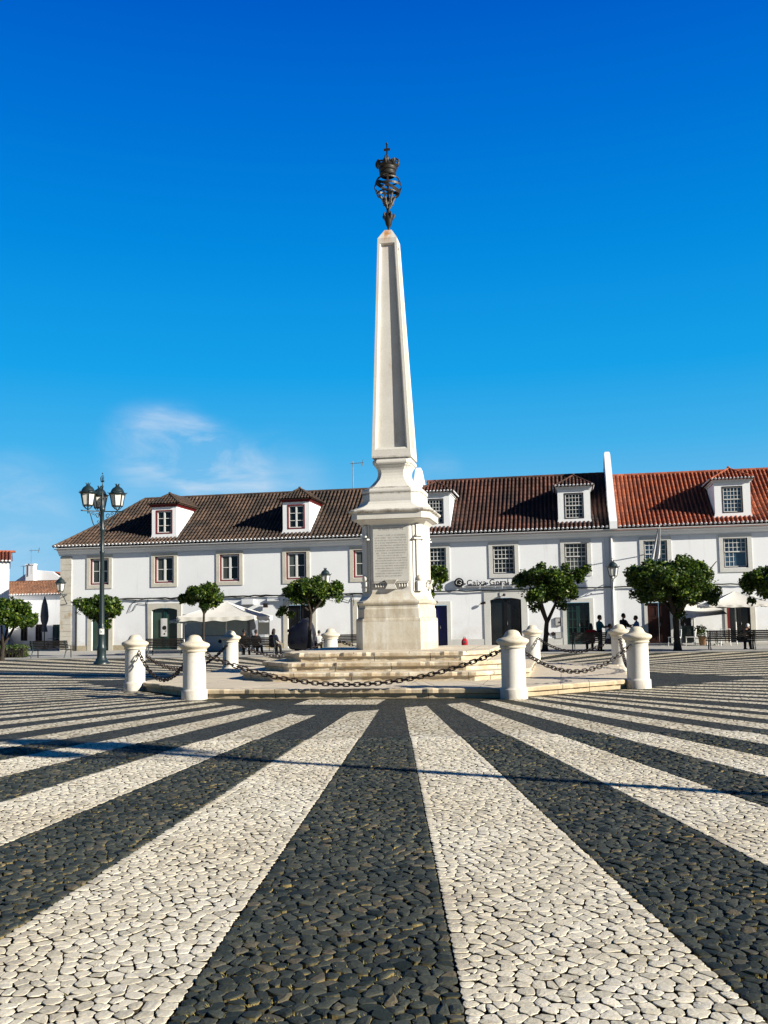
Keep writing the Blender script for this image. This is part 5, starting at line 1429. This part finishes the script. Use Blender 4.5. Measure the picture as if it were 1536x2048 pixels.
def canopy_parasol(label, loc, hw, z_e, z_p, rz, mats, val=.22, legs=True, group=None):
    t = thing('parasol', label, 'parasol', loc, rz, group)
    b = MB(); n = 8; cor = [(-hw,-hw),(hw,-hw),(hw,hw),(-hw,hw)]
    for k in range(4):
        p, q = cor[k], cor[(k+1)%4]
        prev = None
        for i in range(n+1):
            row = []
            for j in range(7):
                u, v_ = i/n, j/6
                ex_, ey_ = p[0]+(q[0]-p[0])*u, p[1]+(q[1]-p[1])*u
                zz = z_e+(z_p-z_e)*v_-.10*math.sin(math.pi*v_)*(.6+.4*math.sin(math.pi*u))-.05*math.sin(math.pi*u)*(1-v_)
                row.append((ex_*(1-v_),ey_*(1-v_),zz))
            if prev:
                b.add(prev+row, [(s_,7+s_,8+s_,1+s_) for s_ in range(6)], 0, True)
            prev = row
    cnp = b.build('canopy', mats[0], t)
    vb = MB()
    for k in range(4):
        p, q = cor[k], cor[(k+1)%4]; m_ = 26; v = []
        for i in range(m_+1):
            u = i/m_; x, y = p[0]+(q[0]-p[0])*u, p[1]+(q[1]-p[1])*u; zz = z_e-.05*math.sin(math.pi*u)
            wv = .03*math.sin(u*40+k); nx, ny = (q[1]-p[1])/(2*hw), -(q[0]-p[0])/(2*hw)
            v += [(x,y,zz),(x+nx*wv,y+ny*wv,zz-val*(.85+.15*math.sin(u*23)))]
        vb.add(v, [(2*i,2*i+2,2*i+3,2*i+1) for i in range(m_)],0,True)
    vb.build('valance', mats[1], cnp)
    if legs:
        l = MB(); l.tube([(0,0,0),(0,0,z_p)],.035,10); l.build('pole', M['white_paint'], t)
        r_ = MB()
        for x, y in cor: r_.tube([(0,0,z_p-.04),(x*.97,y*.97,z_e-.02)],.014,5)
        r_.build('ribs', M['white_paint'], t)
    return t
kk = thing('kiosk', 'closed grey-blue kiosk with metal shutter under white canopy', 'kiosk', (-14.9,25.2,.0))
b = MB(); b.box(-1.9,2.1,0,2.6,.03,2.15); b.build('body', M['kiosk_frame'], kk)
b = MB(); b.box(-1.72,1.95,-.04,0,.95,1.98)
for k in range(9): b.box(-1.72,1.95,-.055,-.04,.97+k*.112,.97+k*.112+.03)
b.build('shutter', M['kiosk'], kk)
b = MB(); b.box(-1.72,1.95,-.05,0,.06,.90); b.build('counter_front', M['kiosk_blue'], kk)
b = MB(); b.lathe([(.10,0),(.10,.02)],18,M=Matrix.Translation((.35,-.05,.60)) @ Matrix.Rotation(R(90),4,'X'),smooth=False); b.build('badge', M['cloth_navy'], kk)
canopy_parasol('large square white canopy spread above the kiosk', (-13.6,23.6,0), 2.08, 1.98, 2.80, R(4), (M['canvas'], M['canvas']), .24)
canopy_parasol('small drab canopy flap left of the kiosk, in front of the shop window', (-15.45,22.2,0), .72, 1.80, 2.0, R(20), (M['canvas_teal'], M['canvas_teal']), .12)
canopy_parasol('square white cafe parasol at right before the doorway', (13.2,26.6,.035), 1.62, 2.08, 2.78, R(3), (M['canvas'], M['canvas']), .14)
bb = thing('banner', 'white hanging banner at the right end of the kiosk', 'banner', (-12.25,25.0,0))
b = MB(); b.box(0,.62,-.02,.0,.95,1.62); b.build('cloth', M['canvas'], bb)
b = MB(); b.tube([(.0,0,0),(0,0,1.9)],.025,6); b.tube([(.62,0,0.0),(.62,0,1.9)],.025,6); b.build('posts', M['white_paint'], bb)
gp_ = thing('folded_parasol', 'folded grey parasol tied around its pole at far left', 'parasol', (-30.55,34.0,0))
b = MB(); n = 16; secs = []
for r_, z in ((.02,3.62),(.10,3.45),(.19,3.1),(.25,2.6),(.27,2.3),(.24,2.0),(.16,1.75),(.13,1.65),(.17,1.5),(.21,1.25)):
    secs.append([(r_*(1+.16*math.cos(6*2*math.pi*k/n))*math.cos(2*math.pi*k/n), r_*(1+.16*math.cos(6*2*math.pi*k/n))*math.sin(2*math.pi*k/n), z) for k in range(n)])
b.loft(secs, smooth=True); b.build('cloth', M['grey_canvas'], gp_)
b = MB(); b.tube([(0,0,0),(0,0,3.66)],.04,8); b.build('pole', M['lamp_iron'], gp_)
b = MB(); b.lathe([(.38,0),(.38,.07),(.1,.1),(.07,.3)],18); b.build('base', M['lamp_iron'], gp_)
# covered scooter
cv = thing('covered_scooter', 'bulky black covered shape standing before dark doorway, left of the pedestal', 'scooter', (-9.62,24.6,.035))
b = MB(); secs = []; prof = [(-.72,.34,.70,.2),(-.70,.42,1.12,.12),(-.55,.46,1.36,.06),(-.32,.5,1.42,.05),(-.12,.5,1.60,.02),(.10,.52,1.74,.02),(.28,.52,1.76,.02),(.45,.5,1.66,.02),(.60,.46,1.42,.02),(.70,.42,1.05,.03),(.75,.32,.60,.12),(.74,.22,.40,.2)]
for i, (x, dy, zt_, zb_) in enumerate(prof):
    s_ = []
    for k in range(18):
        a = 2*math.pi*k/18; f_ = 1+.05*math.sin(a*5+i*1.3)+.035*math.sin(a*9+i*2.3)
        s_.append((x+.02*math.sin(a*3+i), dy*f_*math.copysign(abs(math.cos(a))**.8, math.cos(a)), (zt_+zb_)/2+(zt_-zb_)/2*f_*math.copysign(abs(math.sin(a))**.7, math.sin(a)) if math.sin(a) > 0 else zb_+(zt_-zb_)/2*(1+math.sin(a))))
    secs.append(s_)
b.loft(secs, smooth=True); b.build('cover', M['tarp'], cv)
b = MB(); b.tube([(-.42,-.15,1.15),(-.62,-.2,1.05),(-.70,-.22,1.10)], [.08,.11,.06], 10); b.ball((-.72,-.22,1.10),(.07,.05,.09)); b.build('handlebar', M['tarp'], cv)
for x in (-.3,.42): MB().lathe([(.19,-.05),(.23,-.04),(.23,.04),(.19,.05)],20,M=Matrix.Translation((x,0,.23)) @ Matrix.Rotation(R(90),4,'X')).build('wheel', M['cloth_black'], cv)
rbg = thing('red_bag', 'small red rounded bag on the pavement by the wall beyond the steps', 'bag', (-1.25,29.2,.035))
b = MB(); secs = []
for z, w_, d in ((0,.15,.12),(.06,.18,.14),(.25,.185,.14),(.36,.16,.12),(.44,.10,.08),(.47,.04,.03)):
    secs.append([(w_*math.copysign(abs(math.cos(a))**.7,math.cos(a)), d*math.copysign(abs(math.sin(a))**.7,math.sin(a)), z) for a in [2*math.pi*k/16 for k in range(16)]])
b.loft(secs, smooth=True); b.build('body', M['red_plastic'], rbg)
b = MB(); b.tube([(-.06,0,.44),(-.05,0,.53),(.05,0,.53),(.06,0,.44)],.014,6); b.box(-.07,.07,-.155,-.14,.2,.3); b.build('handle', M['cloth_grey'], rbg)

# ------------------------------------------------------------------ people
def person(label, loc, rz, pose='sit', shirt='cloth_black', legs='cloth_black', hair='hair_dark', cap=None, shoe='shoe_dark', lean=.0, s=1., head=(0,0), arm='lap', long_hair=False, bare_legs=False):
    root = thing('person', label, 'person', loc, rz)
    if pose == 'sit':
        hip = Vector((0,0,.56)); kneeL, kneeR = Vector((-.12,.45,.54)), Vector((.13,.43,.53)); anL, anR = Vector((-.12,.42,.09)), Vector((.14,.50,.09))
    else:
        hip = Vector((0,0,.92)); kneeL, kneeR = Vector((-.10,.05,.50)), Vector((.11,.02,.50)); anL, anR = Vector((-.11,-.03,.09)), Vector((.12,.02,.09))
    fwv = math.sin(lean)
    def sp(h): return hip+Vector((0, fwv*h, h*math.cos(lean)))
    belly, chest, neck = sp(.18), sp(.38), sp(.52)
    headb = neck+Vector((head[0]*.3, .02+fwv*.1+head[1]*.4, .07))
    hc = headb+Vector((head[0], .015+head[1]*.5, .105))
    shL, shR = sp(.46)+Vector((-.19,0,0)), sp(.46)+Vector((.19,0,0))
    if arm == 'lap':
        elL, elR = shL+Vector((-.06,.06,-.27)), shR+Vector((.06,.06,-.27)); wrL, wrR = elL+Vector((.10,.24,-.04)), elR+Vector((-.10,.24,-.03))
    elif arm == 'front':
        elL, elR = shL+Vector((-.05,.12,-.25)), shR+Vector((.05,.14,-.24)); wrL, wrR = elL+Vector((.05,.25,.06)), elR+Vector((-.05,.25,.05))
    else:
        elL, elR = shL+Vector((-.06,-.02,-.29)), shR+Vector((.06,-.01,-.29)); wrL, wrR = elL+Vector((.0,.06,-.25)), elR+Vector((0,.06,-.25))
    J = [hip, belly, chest, neck, headb, shL, elL, wrL, shR, elR, wrR, hip+Vector((-.10,.0,-.02)), kneeL, anL, hip+Vector((.10,0,-.02)), kneeR, anR]
    Rr = [(.15,.12),(.145,.105),(.165,.115),(.055,.055),(.055,.055),(.065,.065),(.045,.045),(.03,.03),(.065,.065),(.045,.045),(.03,.03),(.095,.095),(.06,.06),(.042,.042),(.095,.095),(.06,.06),(.042,.042)]
    E_ = [(0,1),(1,2),(2,3),(3,4),(2,5),(5,6),(6,7),(2,8),(8,9),(9,10),(0,11),(11,12),(12,13),(0,14),(14,15),(15,16)]
    me = bpy.data.meshes.new('sk'); me.from_pydata([tuple(p) for p in J], E_, [])
    o = bpy.data.objects.new('sk', me); col.objects.link(o)
    sk = o.modifiers.new('s', 'SKIN'); sub = o.modifiers.new('d', 'SUBSURF'); sub.levels = 2; sub.render_levels = 2
    for i, r_ in enumerate(Rr): me.skin_vertices[0].data[i].radius = r_
    me.skin_vertices[0].data[0].use_root = True
    bpy.context.view_layer.update()
    ev = bpy.data.meshes.new_from_object(o.evaluated_get(bpy.context.evaluated_depsgraph_get()))
    bv = [v.co.copy() for v in ev.vertices]; bn = [v.normal.copy() for v in ev.vertices]; bf = [tuple(p.vertices) for p in ev.polygons]
    bpy.data.objects.remove(o); bpy.data.meshes.remove(me); bpy.data.meshes.remove(ev)
    body = MB(); body.add([tuple(p) for p in bv], bf, 0, True)
    # head with face, ears; hands with five fingers; feet
    body.ball(hc, (.078,.098,.118), 0, 14, 10)
    body.ball(hc+Vector((0,.05,-.055)), (.055,.055,.06), 0, 10, 8)
    body.tube([hc+Vector((0,.090,.02)), hc+Vector((0,.118,-.022)), hc+Vector((0,.095,-.03))], [.009,.016,.012], 6)
    for sg in (-1,1):
        body.ball(hc+Vector((sg*.08,-.005,-.01)), (.012,.022,.032), 0, 8, 6)
        body.ball(hc+Vector((sg*.030,.088,.012)), (.012,.008,.008), 1, 8, 6)
    body.tube([hc+Vector((-.024,.098,-.062)), hc+Vector((0,.104,-.064)), hc+Vector((.024,.098,-.062))], .006, 5, 2)
    for el, wr, sg in ((elL,wrL,-1),(elR,wrR,1)):
        d = (wr-el).normalized(); side = d.cross(Vector((0,0,1))); side = side.normalized() if side.length > .1 else Vector((1,0,0)); nr_ = side.cross(d)
        palm = wr+d*.05
        body.tube([wr-d*.02, wr+d*.03, wr+d*.085], [.026,.036,.034], 8)
        for q, (off, L) in enumerate(((-.027,.065),(-.009,.078),(.009,.074),(.026,.058))):
            p0 = wr+d*.08+side*off; p1 = p0+d*L*.5-nr_*.008; p2 = p1+d*L*.35-nr_*.03
            body.tube([p0,p1,p2], [.0095,.0085,.007], 6)
        p0 = wr+d*.03-side*sg*.03; body.tube([p0, p0+d*.035-side*sg*.025, p0+d*.065-side*sg*.022-nr_*.012], [.011,.0095,.008], 6)
    body.build('body', [M['skin'], M['cloth_black'], M['cloth_red']], root)
    def seg(p, a, b):
        ab = b-a; t_ = max(0, min(1, (p-a).dot(ab)/ab.length_squared)); return (p-(a+ab*t_)).length
    segs = {'torso':[(hip,belly),(belly,chest),(chest,sp(.47))],'neck':[(sp(.52),headb)],'upper':[(shL,elL),(shR,elR),(chest,shL),(chest,shR)],'fore':[(elL,wrL),(elR,wrR)],'thigh':[(J[11],kneeL),(J[14],kneeR)],'shin':[(kneeL,anL),(kneeR,anR)],'hips':[(hip,hip+Vector((0,0,-.05)))]}
    def near(p): return min(((seg(p,a,b), k) for k, l in segs.items() for a, b in l))[1]
    cls = [near(p) for p in bv]
    def garment(name, keys, m, off):
        g = MB(); idx = {}; vs = []; fs = []
        for f in bf:
            if sum(cls[i] in keys for i in f) >= len(f)-1:
                for i in f:
                    if i not in idx: idx[i] = len(vs); vs.append(tuple(bv[i]+bn[i]*off))
                fs.append(tuple(idx[i] for i in f))
        if fs: g.add(vs, fs, 0, True); g.build(name, M[m], root)
    garment('shirt', {'torso','upper'}, shirt, .014)
    garment('trousers', {'hips','thigh'} if bare_legs else {'hips','thigh','shin'}, legs, .017)
    for an in (anL, anR):
        f = MB(); f.loft([[(an.x+a*.045, an.y+b_, z) for a, b_ in ((-1,-.07),(1,-.07),(1.1,.08),(.7,.19),(-.7,.19),(-1.1,.08))] for z in (.0,.03)]+[[(an.x+a*.04, an.y+b_, z) for a, b_ in ((-1,-.06),(1,-.06),(1,.05),(.6,.14),(-.6,.14),(-1,.05))] for z in (.075,.11)], smooth=True)
        f.build('shoe', M[shoe], root)
    h = MB(); Mh = Matrix.Translation(hc)
    v = []; nu, nv = 14, 8
    for i in range(nv+1):
        t_ = math.pi*.62*i/nv
        for k in range(nu):
            a = 2*math.pi*k/nu; ff = 1.10
            drop = -.03*max(0, math.sin(a)) if i == nv else 0
            y = .098*ff*math.sin(t_)*math.sin(a); z = .118*ff*math.cos(t_)
            if math.sin(a) > .3 and i > 5: z = max(z, .045)
            v.append((.078*ff*math.sin(t_)*math.cos(a), y-.008, z+.004))
    h.add(v, [(i*nu+k, (i+1)*nu+k, (i+1)*nu+(k+1)%nu, i*nu+(k+1)%nu) for i in range(nv) for k in range(nu)], 0, True, Mh)
    if long_hair: h.ball(hc+Vector((0,-.05,-.10)), (.10,.075,.15), 0, 12, 8)
    h.build('hair', M[hair], root)
    if cap:
        c_ = MB(); c_.lathe([(.092,.035),(.096,.06),(.085,.10),(.05,.13),(.002,.138)], 16, tuple(hc+Vector((0,0,0))), cap=False)
        c_.add([tuple(hc+Vector(p)) for p in ((-.075,.05,.045),(.075,.05,.045),(.06,.16,.03),(0,.185,.028),(-.06,.16,.03))], [(0,1,2,3,4)])
        c_.build('cap', M[cap], root)
    root.scale = (s,s,s)
    return root
person('person in black seated at the left end of the bench, back turned', (-10.98,18.95,-.03), R(4), legs='cloth_black', s=.97)
person('person in black with short hair seated in the middle of the bench, back turned', (-10.38,18.95,-.03), R(-5), s=.95)
person('person in dark jacket seated at the right end of the bench, back turned', (-9.50,18.9,-.03), R(-20), shirt='cloth_navy', long_hair=True, s=.97, lean=.1)
person('dark-haired person in white top, head showing beside the bollard left of the pedestal', (-8.63,24.4,-.1), R(15), shirt='cloth_white', s=.9)
person('man in teal shirt and dark cap standing beside the bench', (5.98,19.15,.0), R(-70), 'stand', 'cloth_teal', 'cloth_black', cap='cloth_black', arm='front', s=.96)
person('woman with dark hair in red top seated on the bench', (5.60,18.75,-.03), R(10), shirt='cloth_red', long_hair=True, s=.97)
person('small dark-haired child with white shoes seated facing right', (6.30,18.75,-.03), R(-75), shirt='cloth_white', legs='cloth_navy', shoe='shoe_white', s=.95, bare_legs=True, lean=.2)
person('man in black standing behind the right rear bollard', (7.10,20.0,0), R(-60), 'stand', 'cloth_black', 'cloth_black', arm='front', s=1.0)
person('man in light blue shirt and dark cap behind the front right bollard', (7.72,20.2,0), R(75), 'stand', 'cloth_blue', 'cloth_black', cap='cloth_black', arm='front', s=.93)
person('grey-haired person in dark clothes bending forward on the end of the right bench', (12.05,18.9,-.03), R(-50), shirt='cloth_black', hair='hair_white', lean=.75, s=.97, head=(0,.08), arm='front')
